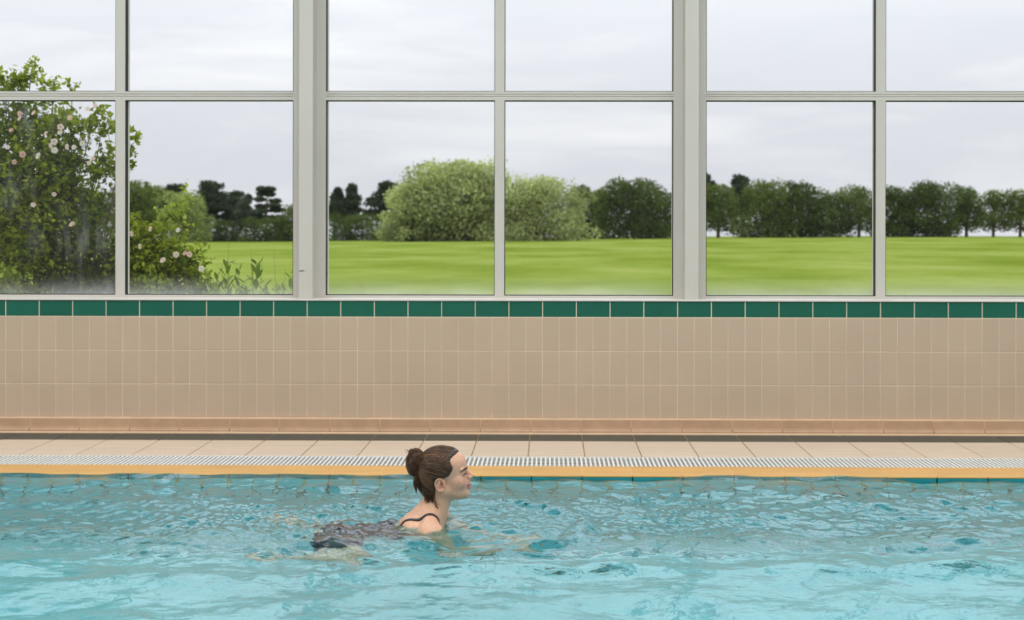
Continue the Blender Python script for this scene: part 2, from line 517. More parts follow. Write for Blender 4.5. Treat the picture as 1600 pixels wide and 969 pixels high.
# yellow lip of the pool
cop = MB().box(X0, X1, Y_LIP + 0.004, Y_GRATE + 0.002, -0.20, -0.0012).build('trim_1', M['coping_grout'])
tag(cop, 'yellow tiled lip between the white grate and the water', kind='structure')
ppitch = 79.0 / 314.0
xp0 = px2x(910, Y_LIP)
def lip_mesh():
    w, l = ppitch - 0.004, Y_GRATE - Y_LIP - 0.001
    prof = [(l, -0.01), (l, 0.0), (0.012, -0.0005), (0.004, -0.003), (0.0, -0.008), (0.0, -0.0125), (0.01, -0.0125)]
    n = len(prof)
    v = [(x, y, z) for x in (0, w) for y, z in prof]
    f = [tuple(reversed(range(n))), tuple(range(n, 2 * n))] + [(i, (i + 1) % n, (i + 1) % n + n, i + n) for i in range(n)]
    return mesh_from('lip_tile', v, f, False, M['coping'])
me_lip = lip_mesh()
for k in range(-17, 19):
    link('lip_tile', me_lip, cop, (xp0 + k * ppitch + 0.002, Y_LIP, 0.0))

# ------------------------------------------------------------------ pool basin
PB = -POOL_DEPTH
pool = MB()
pool.box(X0, X1, Y_LIP + 0.012, Y_LIP + 0.3, PB - 0.2, -0.013)
pool.box(POOL_X0 - 0.3, POOL_X0, POOL_Y0 - 0.3, Y_LIP + 0.05, PB - 0.2, -0.004)
pool.box(POOL_X1, POOL_X1 + 0.3, POOL_Y0 - 0.3, Y_LIP + 0.05, PB - 0.2, -0.004)
pool.box(POOL_X0, POOL_X1, POOL_Y0 - 0.3, POOL_Y0, PB - 0.2, -0.004)
basin = pool.build('pool_basin', M['pool_grout'])
tag(basin, 'turquoise tiled pool basin under the water', 'pool', kind='structure')
MB().box(POOL_X0, POOL_X1, POOL_Y0, Y_LIP + 0.02, PB - 0.2, PB).build('pool_floor', M['pool_floor'], basin)
for nm, b in (('pool_side', (POOL_X0, POOL_X0 + 0.01, POOL_Y0, Y_LIP, PB, -0.004)), ('pool_side', (POOL_X1 - 0.01, POOL_X1, POOL_Y0, Y_LIP, PB, -0.004)),
              ('pool_side', (POOL_X0, POOL_X1, POOL_Y0, POOL_Y0 + 0.01, PB, -0.004))):
    MB().box(*b).build(nm, M['pool_floor'], basin)
me_teal = wall_tile_mesh('teal_tile', ppitch - 0.005, 0.060, 0.010, 0.0015, M['teal_tile'])
for k in range(-17, 19):
    link('teal_tile', me_teal, basin, (xp0 + k * ppitch + 0.0025, Y_LIP + 0.012, -0.0745))
# joint ends show pale above the water
mb = MB()
for k in range(-17, 20):
    mb.box(xp0 + k * ppitch - 0.0025, xp0 + k * ppitch + 0.0025, Y_LIP + 0.004, Y_LIP + 0.013, -0.0745, -0.013)
mb.build('joint', M['coping_grout'], basin)
me_pt = wall_tile_mesh('pool_tile', ppitch / 2 - 0.011, 0.118, 0.010, 0.0015, M['pool_tile'])
for r in range(4):
    for k in range(-34, 38):
        link('pool_tile', me_pt, basin, (xp0 + k * ppitch / 2 + 0.0055, Y_LIP + 0.012, -0.0745 - (r + 1) * 0.125))
mb = MB()
for r in range(4, 9):
    for k in range(-34, 38):
        x = xp0 + k * ppitch / 2
        mb.box(x + 0.003, x + ppitch / 2 - 0.003, Y_LIP + 0.002, Y_LIP + 0.012, -0.0745 - (r + 1) * 0.125, -0.0745 - r * 0.125 - 0.006)
tag(mb.build('deep_pool_tiles', M['pool_tile'], basin), kind='stuff')

# near deck and far ends of the deck, outside the view
nd = MB().box(X0, X1, Y_NEAR, POOL_Y0 - 0.001, -0.2, 0.0)
nd.box(X0, POOL_X0 - 0.001, POOL_Y0, Y_LIP, -0.2, 0.0).box(POOL_X1 + 0.001, X1, POOL_Y0, Y_LIP, -0.2, 0.0)
tag(nd.build('floor_near', M['light_floor']), 'cream deck around the near side of the pool', kind='structure')

# ------------------------------------------------------------------ hall shell
tag(MB().box(X0 - 0.2, X0, Y_NEAR, YW + 0.4, -0.2, Z_CEIL).build('wall_left', M['paint']), 'plain white end wall', kind='structure')
tag(MB().box(X1, X1 + 0.2, Y_NEAR, YW + 0.4, -0.2, Z_CEIL).build('wall_right', M['paint']), 'plain white end wall', kind='structure')
tag(MB().box(X0, X1, Y_NEAR - 0.2, Y_NEAR, -0.2, Z_CEIL).build('wall_front', M['dim_paint']), 'plain grey wall behind the camera', kind='structure')
tag(MB().box(X0, X1, Y_NEAR, YW + 0.4, Z_CEIL, Z_CEIL + 0.2).build('ceiling', M['ceiling']), 'white ceiling of the pool hall', kind='structure')

# ------------------------------------------------------------------ long window
YF = 8.22   # inner face of the frames
YG = 8.268  # glass
ZS = 0.797  # top of the sill
Z_T0, Z_T1 = py2z(156.8, YF), py2z(143.0, YF)
Z_TOP = 3.95
tag(MB().box(X0, X1, YW - 0.008, YF + 0.10, Z_WALL + 0.001, ZS).build('trim_2', M['sill']), 'narrow white sill under the long window', kind='structure')
x_thin = px2x(780.5, YF)
bay = px2x(1077.5, YF) - px2x(483.5, YF)
x_bay = (px2x(1077.5, YF) + px2x(483.5, YF)) / 2
mw = 15.2 / (F_PX / YF)          # thin mullion
pw_ = 51.0 / (F_PX / YF)         # whole pillar with its two side frames
def pane(win, x0, x1, z0, z1, mat):
    p = MB().box(x0, x1, YG, YG + 0.006, z0, z1).build('pane', M[mat], win)
    t = 0.0035
    gk = MB()
    for a in ((x0, x0 + t, z0, z1), (x1 - t, x1, z0, z1), (x0 + t, x1 - t, z0, z0 + t), (x0 + t, x1 - t, z1 - t, z1)):
        gk.box(a[0], a[1], YF + 0.004, YG - 0.0005, a[2], a[3])
    gk.build('gasket', M['gasket'], p)
for b in range(-2, 3):
    xc = x_bay + b * bay
    n = b + 3
    win = bpy.data.objects.new('window_%d' % n, None); COL.objects.link(win)
    win.location = (0, 0, 0)
    tag(win, ('window bay far left of the long window', 'window bay with the rose bush behind the glass', 'middle window bay with the round willow behind it',
              'window bay right of the right white pillar', 'window bay far right of the long window')[b + 2], kind='structure')
    xa, xb = xc - bay / 2 + pw_ / 2, xc + bay / 2 - pw_ / 2       # clear opening between pillar frames
    xm = xc if b else x_thin
    za = ZS + 0.016
    MB().box(xa, xb, YF, YF + 0.09, ZS, za).build('bottom_rail', M['frame'], win)
    MB().box(xa, xb, YF, YF + 0.09, Z_TOP - 0.055, Z_TOP).build('top_rail', M['frame'], win)
    for z0, z1 in ((za, Z_T0 - 0.0002), (Z_T1 + 0.0002, Z_TOP - 0.055)):
        MB().box(xm - mw / 2, xm + mw / 2, YF, YF + 0.09, z0, z1).build('mullion', M['frame'], win)
    # transom with two shallow grooves
    tr_ = MB()
    h = (Z_T1 - Z_T0)
    tr_.box(xa, xb, YF + 0.004, YF + 0.09, Z_T0, Z_T1)
    tr_.box(xa, xb, YF, YF + 0.004, Z_T0, Z_T0 + h * 0.40).box(xa, xb, YF, YF + 0.004, Z_T0 + h * 0.47, Z_T0 + h * 0.66).box(xa, xb, YF, YF + 0.004, Z_T0 + h * 0.72, Z_T1)
    tr_.build('transom', M['frame'], win)
    for q, (p0, p1) in enumerate(((xa, xm - mw / 2), (xm + mw / 2, xb))):
        misty = (b == -1 and q == 0)
        pane(win, p0, p1, za, Z_T0, 'glass_misty' if misty else 'glass')
        pane(win, p0, p1, Z_T1, Z_TOP - 0.055, 'glass')
for i in range(6):
    xp = x_bay + (i - 2.5) * bay
    sf = 15.0 / (F_PX / YF)
    pl = MB().box(xp - pw_ / 2, xp + pw_ / 2, YF + 0.001, YF + 0.12, ZS, Z_TOP).build('trim_%d' % (3 + i), M['frame'])
    lab = {2: 'wide white pillar right of the rose bush', 3: 'wide white pillar right of the middle window bay'}
    tag(pl, lab.get(i, 'white window pillar outside the middle of the long window'), kind='structure')
    MB().box(xp - pw_ / 2 + sf, xp + pw_ / 2 - sf, YF - 0.125, YF + 0.001, ZS, Z_TOP).build('column_box', M['frame'], pl)
    if i == 2:
        sc_ = MB()
        cx_, cz_ = px2x(471.5, YF - 0.125), py2z(424.0, YF - 0.125)
        for j in range(5):
            sc_.box(cx_ - 0.018 + j * 0.0075, cx_ - 0.010 + j * 0.0075, YF - 0.1258, YF - 0.1245, cz_ - 0.004 + j * 0.0008, cz_ + (0.0, 0.002, 0.003, 0.003, 0.0015)[j])
        sc_.build('scratch', M['bark'], pl)
hd = MB().box(X0, X1, YF, YF + 0.25, Z_TOP, Z_CEIL)
xl, xr = x_bay - 2.5 * bay - pw_ / 2, x_bay + 2.5 * bay + pw_ / 2
hd.box(X0, xl, YF, YF + 0.25, ZS, Z_TOP).box(xr, X1, YF, YF + 0.25, ZS, Z_TOP)
tag(hd.build('wall_back_upper', M['paint']), 'white wall above and beside the long window', kind='structure')

# ------------------------------------------------------------------ unseen ceiling lamps, added to light the hall
def lamp_mat():
    m, nt, out = new_mat('lamp_housing')
    p = N(nt, 'ShaderNodeBsdfPrincipled', inp={'Base Color': (0.8, 0.8, 0.8, 1), 'Roughness': 0.4})
    L(nt, p.outputs[0], out.inputs[0])
    return m
M['lamp'] = lamp_mat()
li = 0
for ix, x in enumerate((-6.6, -3.3, 0.0, 3.3, 6.6)):
    for iy, y in enumerate((0.6, 3.3, 6.0)):
        e = bpy.data.objects.new('added_ceiling_lamp', None); COL.objects.link(e)
        e.location = (x, y, Z_CEIL)
        tag(e, 'unseen broad white ceiling lamp added to light the pool hall', 'lamp', 'added ceiling lamps over the pool')
        hb = MB()
        w, l = 1.25, 0.85
        for a in ((-w, w, -l, -l + 0.04), (-w, w, l - 0.04, l), (-w, -w + 0.04, -l + 0.04, l - 0.04), (w - 0.04, w, -l + 0.04, l - 0.04)):
            hb.box(a[0], a[1], a[2], a[3], -0.06, 0.0)
        hb.build('housing', M['lamp'], e)
        ld = bpy.data.lights.new('lamp_light', 'AREA')
        ld.shape = 'RECTANGLE'; ld.size = 2 * (w - 0.05); ld.size_y = 2 * (l - 0.05)
        ld.energy = LAMP_POWER; ld.color = (1.0, 0.985, 0.96)
        lo = bpy.data.objects.new('lamp_light', ld); COL.objects.link(lo)
        lo.parent = e; lo.location = (0, 0, -0.03)

# ------------------------------------------------------------------ the field outside
GZ = -0.40
def field_z(x, y):
    z = GZ + 0.35 * np.sin(x * 0.021 + 0.6) * np.clip((y - 30) / 150, 0, 1) + 0.0030 * np.clip(x, -40, 200) * np.clip((y - 60) / 150, 0, 1)
    z = z + 0.03 * np.sin(x * 0.9) * np.sin(y * 0.7)
    return z - np.clip((y - 232) * 0.10, 0, 12)
fx = np.concatenate([np.linspace(-260, -30, 40), np.linspace(-28, 28, 60), np.linspace(30, 260, 40)])
fy = np.concatenate([np.linspace(8.49, 40, 34), np.linspace(42, 230, 60), np.linspace(234, 330, 14)])
FX, FY = np.meshgrid(fx, fy)
FZ = field_z(FX, FY)
nxf, nyf = len(fx), len(fy)
V = np.stack([FX, FY, FZ], -1).reshape(-1, 3)
I = np.arange(nyf * nxf).reshape(nyf, nxf)
Q = np.stack([I[:-1, :-1], I[:-1, 1:], I[1:, 1:], I[1:, :-1]], -1).reshape(-1, 4)
tag(link('field', mesh_np('field', V, Q, True, M['field'])), 'wide green grass field outside the windows', 'field', kind='structure')

def unit(v):
    return v / np.maximum(np.linalg.norm(v, axis=-1, keepdims=True), 1e-9)

def leaf_cards(P, size, cols, up=0.35, aspect=0.55, rg=rng):
    """one folded leaf (two triangles sharing a rib) at each point; returns verts, tri faces, vertex colours"""
    n = len(P)
    d = unit(rg.normal(size=(n, 3)) + np.array([0, 0, -0.25]))
    s = unit(np.cross(d, unit(rg.normal(size=(n, 3)) + np.array([0, 0, up * 3]))))
    nn = np.cross(d, s)
    sz = (size * rg.uniform(0.65, 1.25, n))[:, None]
    a = P - d * sz * 0.5
    b = P + d * sz * 0.5
    c = P + s * sz * aspect * 0.5 + nn * sz * 0.10 - d * sz * 0.05
    e = P - s * sz * aspect * 0.5 + nn * sz * 0.10 - d * sz * 0.05
    V = np.stack([a, c, b, e], 1).reshape(-1, 3)
    k = np.arange(n)[:, None] * 4
    T = np.concatenate([k + np.array([[0, 1, 2]]), k + np.array([[0, 2, 3]])], 1).reshape(-1, 3)
    C = np.repeat(cols, 4, axis=0)
    return V, T, C

def blob_points(blobs, n, shell=0.55, rg=rng):
    """points spread over ellipsoid clumps, denser to their skins"""
    w = np.array([b[3] * b[4] * b[5] for b in blobs]) ** (2 / 3)
    idx = rg.choice(len(blobs), n, p=w / w.sum())
    B = np.array(blobs)[idx]
    d = unit(rg.normal(size=(n, 3)))
    r = shell + (1.08 - shell) * rg.uniform(0, 1, n) ** 0.7
    r = r * (1 + 0.10 * rg.normal(size=n))
    return B[:, :3] + d * r[:, None] * B[:, 3:6], idx

PAL = {
    'pine':   [(0.038, 0.056, 0.030), (0.062, 0.084, 0.044)],
    'dark':   [(0.048, 0.076, 0.018), (0.100, 0.135, 0.034)],
    'mid':    [(0.085, 0.122, 0.026), (0.150, 0.195, 0.050)],
    'light':  [(0.200, 0.260, 0.070), (0.285, 0.350, 0.110)],
    'willow': [(0.285, 0.335, 0.120), (0.385, 0.430, 0.175)],
}
def palette(kind, n, rg=rng):
    a, b = np.array(PAL[kind])
    t = rg.uniform(0, 1, (n, 1))
    return (a + (b - a) * t) * rg.uniform(0.85, 1.15, (n, 1))

def tree(name, label, px, top, wpx, kind, D, base_gap=0.0, form='round', n=3200, group='trees along the far edge of the field', trunk_mat='bark'):
    rg = np.random.default_rng(int(px * 7 + top + 999))
    x = px2x(px, D)
    gz = float(field_z(np.array(x), np.array(float(D))))
    k = D / F_PX
    H = EYE + (358 - top) * k - gz
    W = wpx * k * (1.22 if form != 'willow' else 1.08)
    n = int(n * 2.6)
    root = bpy.data.objects.new(name, None); COL.objects.link(root)
    root.location = (x, D, gz)
    tag(root, label, 'tree' if name != 'hedge' else 'hedge', group)
    blobs = []
    trunk = MB()
    if form == 'pine':
        # bare stem, flat cloud layers near the top
        lean = rg.normal() * 0.04 * H
        trunk.tube([(0, 0, -0.1), (lean * 0.3, 0, H * 0.45), (lean, 0, H * 0.93)], [0.030 * H, 0.022 * H, 0.008 * H], 7)
        nl = 8
        for i in range(nl):
            t = i / (nl - 1)
            z = H * (0.40 + 0.53 * t)
            wr = W * 0.5 * (0.55 + 0.45 * math.sin(math.pi * min(1, 0.35 + t * 0.75)))
            for j in range(3):
                a = rg.uniform(0, 6.28)
                rr = wr * rg.uniform(0.2, 0.62)
                bx, by = lean * t + rr * math.cos(a), rr * math.sin(a)
                blobs.append((bx, by, z + rg.normal() * 0.02 * H, wr * 0.52, wr * 0.52, H * 0.070))
                trunk.tube([(lean * t * 0.9, 0, z - H * 0.06), (bx, by, z)], [0.007 * H, 0.003 * H], 5)
        shell = 0.15
    elif form == 'tier':
        trunk.tube([(0, 0, -0.1), (0, 0, H * 0.5), (0.02 * H, 0, H * 0.98)], [0.028 * H, 0.02 * H, 0.006 * H], 7)
        for i in range(7):
            t = i / 6
            z = H * (0.36 + 0.60 * t)
            wr = W * 0.5 * (1.0 - 0.55 * t)
            for s in (-1, 1):
                bx = s * wr * rg.uniform(0.35, 0.65); by = rg.normal() * wr * 0.3
                blobs.append((bx, by, z + rg.normal() * 0.015 * H, wr * 0.52, wr * 0.5, H * 0.045))
                trunk.tube([(0, 0, z - H * 0.03), (bx, by, z)], [0.007 * H, 0.003 * H], 5)
        blobs.append((0.02 * H, 0, H * 0.95, W * 0.2, W * 0.2, H * 0.05))
        shell = 0.1
    else:
        lo = base_gap
        zc0 = H * lo
        trunk.tube([(0, 0, -0.1), (0.01 * H, 0, H * 0.35), (0, 0, H * 0.75)], [0.035 * H, 0.026 * H, 0.01 * H], 7)
        nb = 46 if form == 'willow' else 26
        for i in range(nb):
            t = (i + 0.5) / nb
            z = zc0 + (H - zc0) * (0.10 + 0.80 * t)
            prof = math.sin(math.pi * (0.24 + 0.62 * t)) ** 0.6 if form != 'hedge' else 0.98
            a = i * 2.4 + rg.uniform(-0.4, 0.4)
            rr = W * 0.5 * prof * math.sqrt(rg.uniform(0.02, 0.72))
            s = W * rg.uniform(0.13, 0.21) * (1.0 if form != 'willow' else 0.72)
            s = min(s, (H - zc0) * 0.30)
            bx, by = rr * math.cos(a), rr * math.sin(a) * 0.8
            z = min(z, H - s * 0.75)
            blobs.append((bx, by, z, s * 1.1, s * 1.1, s * 0.9))
            trunk.tube([(0, 0, z * 0.55), (bx, by, z)], [0.012 * H, 0.003 * H], 5)
        blobs.append((0, 0, H * 0.86, W * 0.2, W * 0.2, H * 0.14))
        if lo < 0.08:
            for i in range(7):
                bx = W * 0.5 * (i / 3 - 1) * 0.8
                blobs.append((bx, rg.normal() * W * 0.1, H * 0.13, W * 0.15, W * 0.15, H * 0.14))
        shell = 0.6
    link('trunk', trunk.mesh('trunk', M[trunk_mat], True), root)
    P, idx = blob_points(blobs, n, shell, rg)
    P[:, 2] = np.maximum(P[:, 2], 0.05)
    tone = rg.uniform(0.60, 1.40, len(blobs))[idx][:, None]
    V, T, C = leaf_cards(P, (0.052 if form in ('pine', 'tier') else 0.046) * max(H, 6.0) * 0.85, palette(kind, n, rg) * tone, 0.35, 0.85, rg)
    link('foliage', mesh_np('foliage', V, T, False, M['leaf'], C), root)
    return root

D0 = 190
TREES = [
 ('tree', 'leafy tree of mixed dark and light green just right of the rose bush', 205, 284, 66, 'mid', D0, 0.10, 'round', 3000),
 ('tree', 'pale leafy tree rising behind the dark one beside the rose bush', 240, 290, 46, 'light', D0 + 6, 0.15, 'round', 2200),
 ('pine_tree', 'dark pine behind the rounded light green tree, left of the tallest left pine', 268, 287, 56, 'pine', D0 + 8, 0, 'pine', 3000),
 ('tree', 'rounded light green tree in front of the dark pines, left window bay', 288, 300, 66, 'light', D0 - 14, 0.05, 'round', 3000),
 ('pine_tree', 'tallest dark pine with a broad crown in the left window bay', 326, 285, 66, 'pine', D0, 0, 'pine', 4200),
 ('pine_tree', 'dark pine right of the tallest pine in the left bay', 364, 300, 56, 'pine', D0 + 3, 0, 'pine', 3600),
 ('pine_tree', 'smaller pine leaning beside the gap in the left bay', 384, 304, 34, 'pine', D0 - 3, 0, 'pine', 1800),
 ('pine_tree', 'lone tiered pine standing clear against the sky in the left bay', 416, 292, 50, 'pine', D0 - 4, 0, 'tier', 2600),
 ('hedge', 'low dark hedge under the lone tiered pine', 418, 341, 64, 'dark', D0 - 8, 0, 'hedge', 2200),
 ('tree', 'light green tree half hidden behind the left white pillar', 460, 320, 44, 'mid', D0 - 8, 0, 'round', 1800),
 ('hedge', 'dark scrub below the tall pines of the left bay', 340, 345, 90, 'dark', D0 - 2, 0, 'hedge', 2600),
 ('pine_tree', 'dark pine just right of the left white pillar', 522, 293, 34, 'pine', D0, 0, 'pine', 2200),
 ('pine_tree', 'round-topped dark pine second from the left white pillar', 546, 288, 36, 'pine', D0 + 2, 0, 'pine', 2400),
 ('pine_tree', 'broad dark pine touching the left side of the big willow', 600, 284, 62, 'pine', D0 + 4, 0, 'pine', 3600),
 ('hedge', 'dark hedge between the left pillar and the big willow', 566, 335, 100, 'dark', D0 - 3, 0, 'hedge', 3400),
 ('willow_tree', 'big rounded pale green willow left of the middle mullion, tallest of all', 712, 252, 190, 'willow', D0 - 22, 0, 'willow', 9000),
 ('willow_tree', 'low left lobe of pale willow beside the tallest one', 642, 284, 96, 'willow', D0 - 24, 0, 'willow', 4200),
 ('willow_tree', 'pale green willow with sloping right side, right of the middle mullion', 838, 279, 172, 'willow', D0 - 24, 0, 'willow', 7500),
 ('tree', 'dark green tree rising behind the right edge of the willow', 910, 290, 52, 'dark', D0 + 4, 0.0, 'round', 2600),
 ('tree', 'thin pale tree between two dark ones in the middle bay', 940, 294, 34, 'light', D0 + 2, 0.1, 'round', 1500),
 ('tree', 'large dark tree left of the right white pillar', 990, 280, 92, 'dark', D0 - 4, 0.0, 'round', 5200),
 ('tree', 'dark tree partly hidden behind the right white pillar', 1040, 300, 66, 'dark', D0, 0.0, 'round', 3000),
 ('pine_tree', 'dark pine peeping out behind the right white pillar', 1098, 270, 52, 'pine', D0 + 12, 0, 'pine', 2600),
 ('tree', 'olive green tree just right of the right white pillar', 1122, 288, 62, 'mid', D0 + 8, 0.10, 'round', 3000),
 ('pine_tree', 'dark pine top rising above the trees right of the pillar', 1163, 273, 50, 'pine', D0 + 16, 0, 'pine', 2600),
 ('tree', 'rounded green tree below the dark pine top', 1194, 284, 78, 'mid', D0 + 6, 0.0, 'round', 4400),
 ('tree', 'tall dark green tree in the middle of the right window bay', 1252, 286, 86, 'dark', D0 + 8, 0.0, 'round', 4600),
 ('tree', 'low green tree between taller ones in the right bay', 1300, 302, 60, 'dark', D0 + 10, 0.05, 'round', 2800),
 ('tree', 'airy green tree with sky showing through, left of the right mullion', 1342, 291, 66, 'mid', D0 + 10, 0.12, 'round', 2500),
 ('tree', 'dark tree just right of the right mullion', 1396, 290, 62, 'dark', D0 + 14, 0.0, 'round', 3200),
 ('tree', 'broad dark green tree, largest right of the right mullion', 1448, 286, 92, 'dark', D0 + 14, 0.0, 'round', 5000),
 ('tree', 'open dark tree with holes of sky near the right edge', 1510, 291, 58, 'dark', D0 + 16, 0.10, 'round', 2100),
 ('tree', 'narrow grey green tree second from the right edge', 1552, 297, 48, 'mid', D0 + 18, 0.10, 'round', 1800),
 ('tree', 'grey green tree cut by the right edge of the view', 1594, 295, 58, 'mid', D0 + 18, 0.08, 'round', 2200),
 ('tree', 'dark tree beyond the right edge of the view', 1660, 294, 80, 'dark', D0 + 18, 0.0, 'round', 2600),
 ('tree', 'green tree farthest along beyond the right edge', 1745, 298, 90, 'mid', D0 + 18, 0.0, 'round', 2600),
 ('tree', 'dark tree hidden behind the middle of the rose bush', 120, 290, 90, 'dark', D0, 0.0, 'round', 2200),
 ('tree', 'dark tree hidden behind the left of the rose bush', 20, 292, 100, 'dark', D0, 0.0, 'round', 2200),
 ('tree', 'green tree beyond the left edge of the view', -90, 294, 110, 'mid', D0, 0.0, 'round', 2200),
]
for t in TREES:
    tree(t[0], t[1], t[2], t[3], t[4], t[5], t[6], t[7], t[8], t[9], trunk_mat='pine_bark' if t[0] == 'pine_tree' else 'bark')

# ------------------------------------------------------------------ rose bush against the glass
YB = 9.75
def bpt(px, py, dy=0.0):
    return (px2x(px, YB + dy), YB + dy, py2z(py, YB + dy))
SB = YB / F_PX
def bush(name, label, spots, base_px, leaf_size, cols, stems_from, seed):
    """spots: (px, py, radius px, leaves, depth offset)"""
    rg = np.random.default_rng(seed)
    root = bpy.data.objects.new(name, None); COL.objects.link(root)
    bx = px2x(base_px, YB)
    root.location = (bx, YB, GZ)
    off = np.array([bx, YB, GZ])
    Vs, Ts, Cs, base = [], [], [], 0
    st = MB()
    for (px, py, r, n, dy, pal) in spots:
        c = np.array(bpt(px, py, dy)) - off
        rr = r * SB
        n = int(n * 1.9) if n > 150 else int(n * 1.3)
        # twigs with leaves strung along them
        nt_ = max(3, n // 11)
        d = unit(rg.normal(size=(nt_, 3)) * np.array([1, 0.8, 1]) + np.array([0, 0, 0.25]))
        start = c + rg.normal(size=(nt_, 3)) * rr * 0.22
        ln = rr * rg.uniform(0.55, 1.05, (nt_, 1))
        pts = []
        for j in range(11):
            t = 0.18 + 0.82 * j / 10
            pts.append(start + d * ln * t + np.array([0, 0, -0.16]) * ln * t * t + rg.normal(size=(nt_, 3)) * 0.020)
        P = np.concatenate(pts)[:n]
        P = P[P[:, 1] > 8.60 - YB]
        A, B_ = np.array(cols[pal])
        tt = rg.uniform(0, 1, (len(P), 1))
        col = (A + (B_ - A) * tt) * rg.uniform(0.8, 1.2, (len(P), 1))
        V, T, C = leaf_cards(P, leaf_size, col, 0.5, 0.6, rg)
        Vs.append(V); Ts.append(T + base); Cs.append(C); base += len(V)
        for q in range(min(nt_, 14)):
            e = start[q] + d[q] * ln[q] * 0.95 + np.array([0, 0, -0.16]) * ln[q]
            if min(start[q][1], e[1]) > 8.60 - YB:
                st.tube([start[q], (start[q] + e) / 2 + np.array([0, 0, 0.03]) * ln[q], e], [0.003, 0.002, 0.001], 4)
        s0 = np.array([rg.normal() * 0.12, rg.normal() * 0.08, 0.0]) + np.array([(c[0]) * 0.35, 0, 0])
        mid = (s0 * 0.45 + c * 0.55) + np.array([rg.normal() * 0.06, 0, 0.08])
        st.tube([s0, mid, c], [0.010, 0.006, 0.003], 6)
    link('foliage', mesh_np('foliage', np.concatenate(Vs), np.concatenate(Ts), False, M['leaf'], np.concatenate(Cs)), root)
    link('stems', st.mesh('stems', M['bark'], True), root)
    tag(root, label, 'bush')
    return root, off

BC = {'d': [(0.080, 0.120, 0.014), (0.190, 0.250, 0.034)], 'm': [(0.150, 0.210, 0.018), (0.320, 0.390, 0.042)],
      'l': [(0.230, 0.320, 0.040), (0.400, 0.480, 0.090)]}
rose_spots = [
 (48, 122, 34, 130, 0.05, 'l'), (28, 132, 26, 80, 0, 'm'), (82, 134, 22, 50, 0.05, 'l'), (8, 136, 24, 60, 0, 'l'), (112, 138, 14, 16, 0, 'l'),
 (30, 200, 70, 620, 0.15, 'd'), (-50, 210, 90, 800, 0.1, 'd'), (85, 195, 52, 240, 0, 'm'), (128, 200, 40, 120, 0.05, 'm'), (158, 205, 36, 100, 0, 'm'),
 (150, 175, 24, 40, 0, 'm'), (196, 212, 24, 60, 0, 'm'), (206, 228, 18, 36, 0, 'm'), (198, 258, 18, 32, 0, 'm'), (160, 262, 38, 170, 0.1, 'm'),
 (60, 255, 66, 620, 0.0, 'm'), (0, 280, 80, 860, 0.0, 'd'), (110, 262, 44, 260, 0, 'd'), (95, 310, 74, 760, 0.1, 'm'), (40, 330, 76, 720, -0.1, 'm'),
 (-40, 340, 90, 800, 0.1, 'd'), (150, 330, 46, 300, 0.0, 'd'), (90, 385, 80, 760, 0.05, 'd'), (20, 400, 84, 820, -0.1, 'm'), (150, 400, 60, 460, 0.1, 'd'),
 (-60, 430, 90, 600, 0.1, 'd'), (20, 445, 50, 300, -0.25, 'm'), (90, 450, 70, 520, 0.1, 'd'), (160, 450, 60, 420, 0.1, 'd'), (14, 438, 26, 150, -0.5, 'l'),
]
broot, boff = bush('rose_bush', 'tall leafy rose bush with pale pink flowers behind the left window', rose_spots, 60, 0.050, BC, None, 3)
low_spots = [
 (225, 372, 44, 330, 0.0, 'm'), (258, 352, 34, 120, 0.1, 'l'), (284, 334, 36, 60, 0.2, 'l'), (238, 412, 52, 470, 0, 'm'), (280, 405, 44, 280, 0, 'm'),
 (215, 430, 50, 380, 0.05, 'm'), (262, 446, 46, 330, -0.05, 'm'), (300, 436, 34, 170, 0, 'm'), (232, 452, 30, 200, -0.2, 'l'), (205, 390, 40, 240, 0.1, 'd'), (320, 458, 30, 110, 0, 'm'),
]
lroot, loff = bush('rose_bush', 'lower rose bush with few white flowers right of the left mullion', low_spots, 245, 0.048, BC, None, 5)

# flowers: five cupped petals round a yellow heart
def petal_mat():
    m, nt, out = new_mat('rose_petal')
    oi = N(nt, 'ShaderNodeObjectInfo')
    rp = ramp(nt, [(0.0, (0.80, 0.55, 0.47, 1)), (0.5, (0.82, 0.70, 0.63, 1)), (1.0, (0.84, 0.80, 0.74, 1))])
    L(nt, oi.outputs['Random'], rp.inputs[0])
    d = N(nt, 'ShaderNodeBsdfDiffuse'); t = N(nt, 'ShaderNodeBsdfTranslucent')
    L(nt, rp.outputs[0], d.inputs['Color']); L(nt, rp.outputs[0], t.inputs['Color'])
    mx = N(nt, 'ShaderNodeMixShader', inp={0: 0.3})
    L(nt, d.outputs[0], mx.inputs[1]); L(nt, t.outputs[0], mx.inputs[2]); L(nt, mx.outputs[0], out.inputs[0])
    return m
M['petal'] = petal_mat()
M['pistil'] = plain('yellow_pistil', (0.62, 0.42, 0.08, 1), 0.8, 0.1)
def rose_mesh():
    mb = MB()
    for ring, (rad, lift, n) in enumerate(((0.025, 0.004, 5), (0.016, 0.010, 5))):
        for i in range(n):
            a = 2 * math.pi * (i + 0.5 * ring) / n
            u = Vector((math.cos(a), math.sin(a), 0)); w = Vector((-math.sin(a), math.cos(a), 0))
            b = len(mb.v)
            for (r, s, z) in ((0.15, 0, 0), (0.6, -0.52, 0.2), (1.0, -0.42, 0.55), (1.08, 0, 0.5), (1.0, 0.42, 0.55), (0.6, 0.52, 0.2)):
                mb.v.append(tuple(u * r * rad + w * s * rad + Vector((0, 0, z * rad + lift))))
            mb.f.append(tuple(b + j for j in range(6)))
    return mb.mesh('rose', M['petal'])
me_rose = rose_mesh()
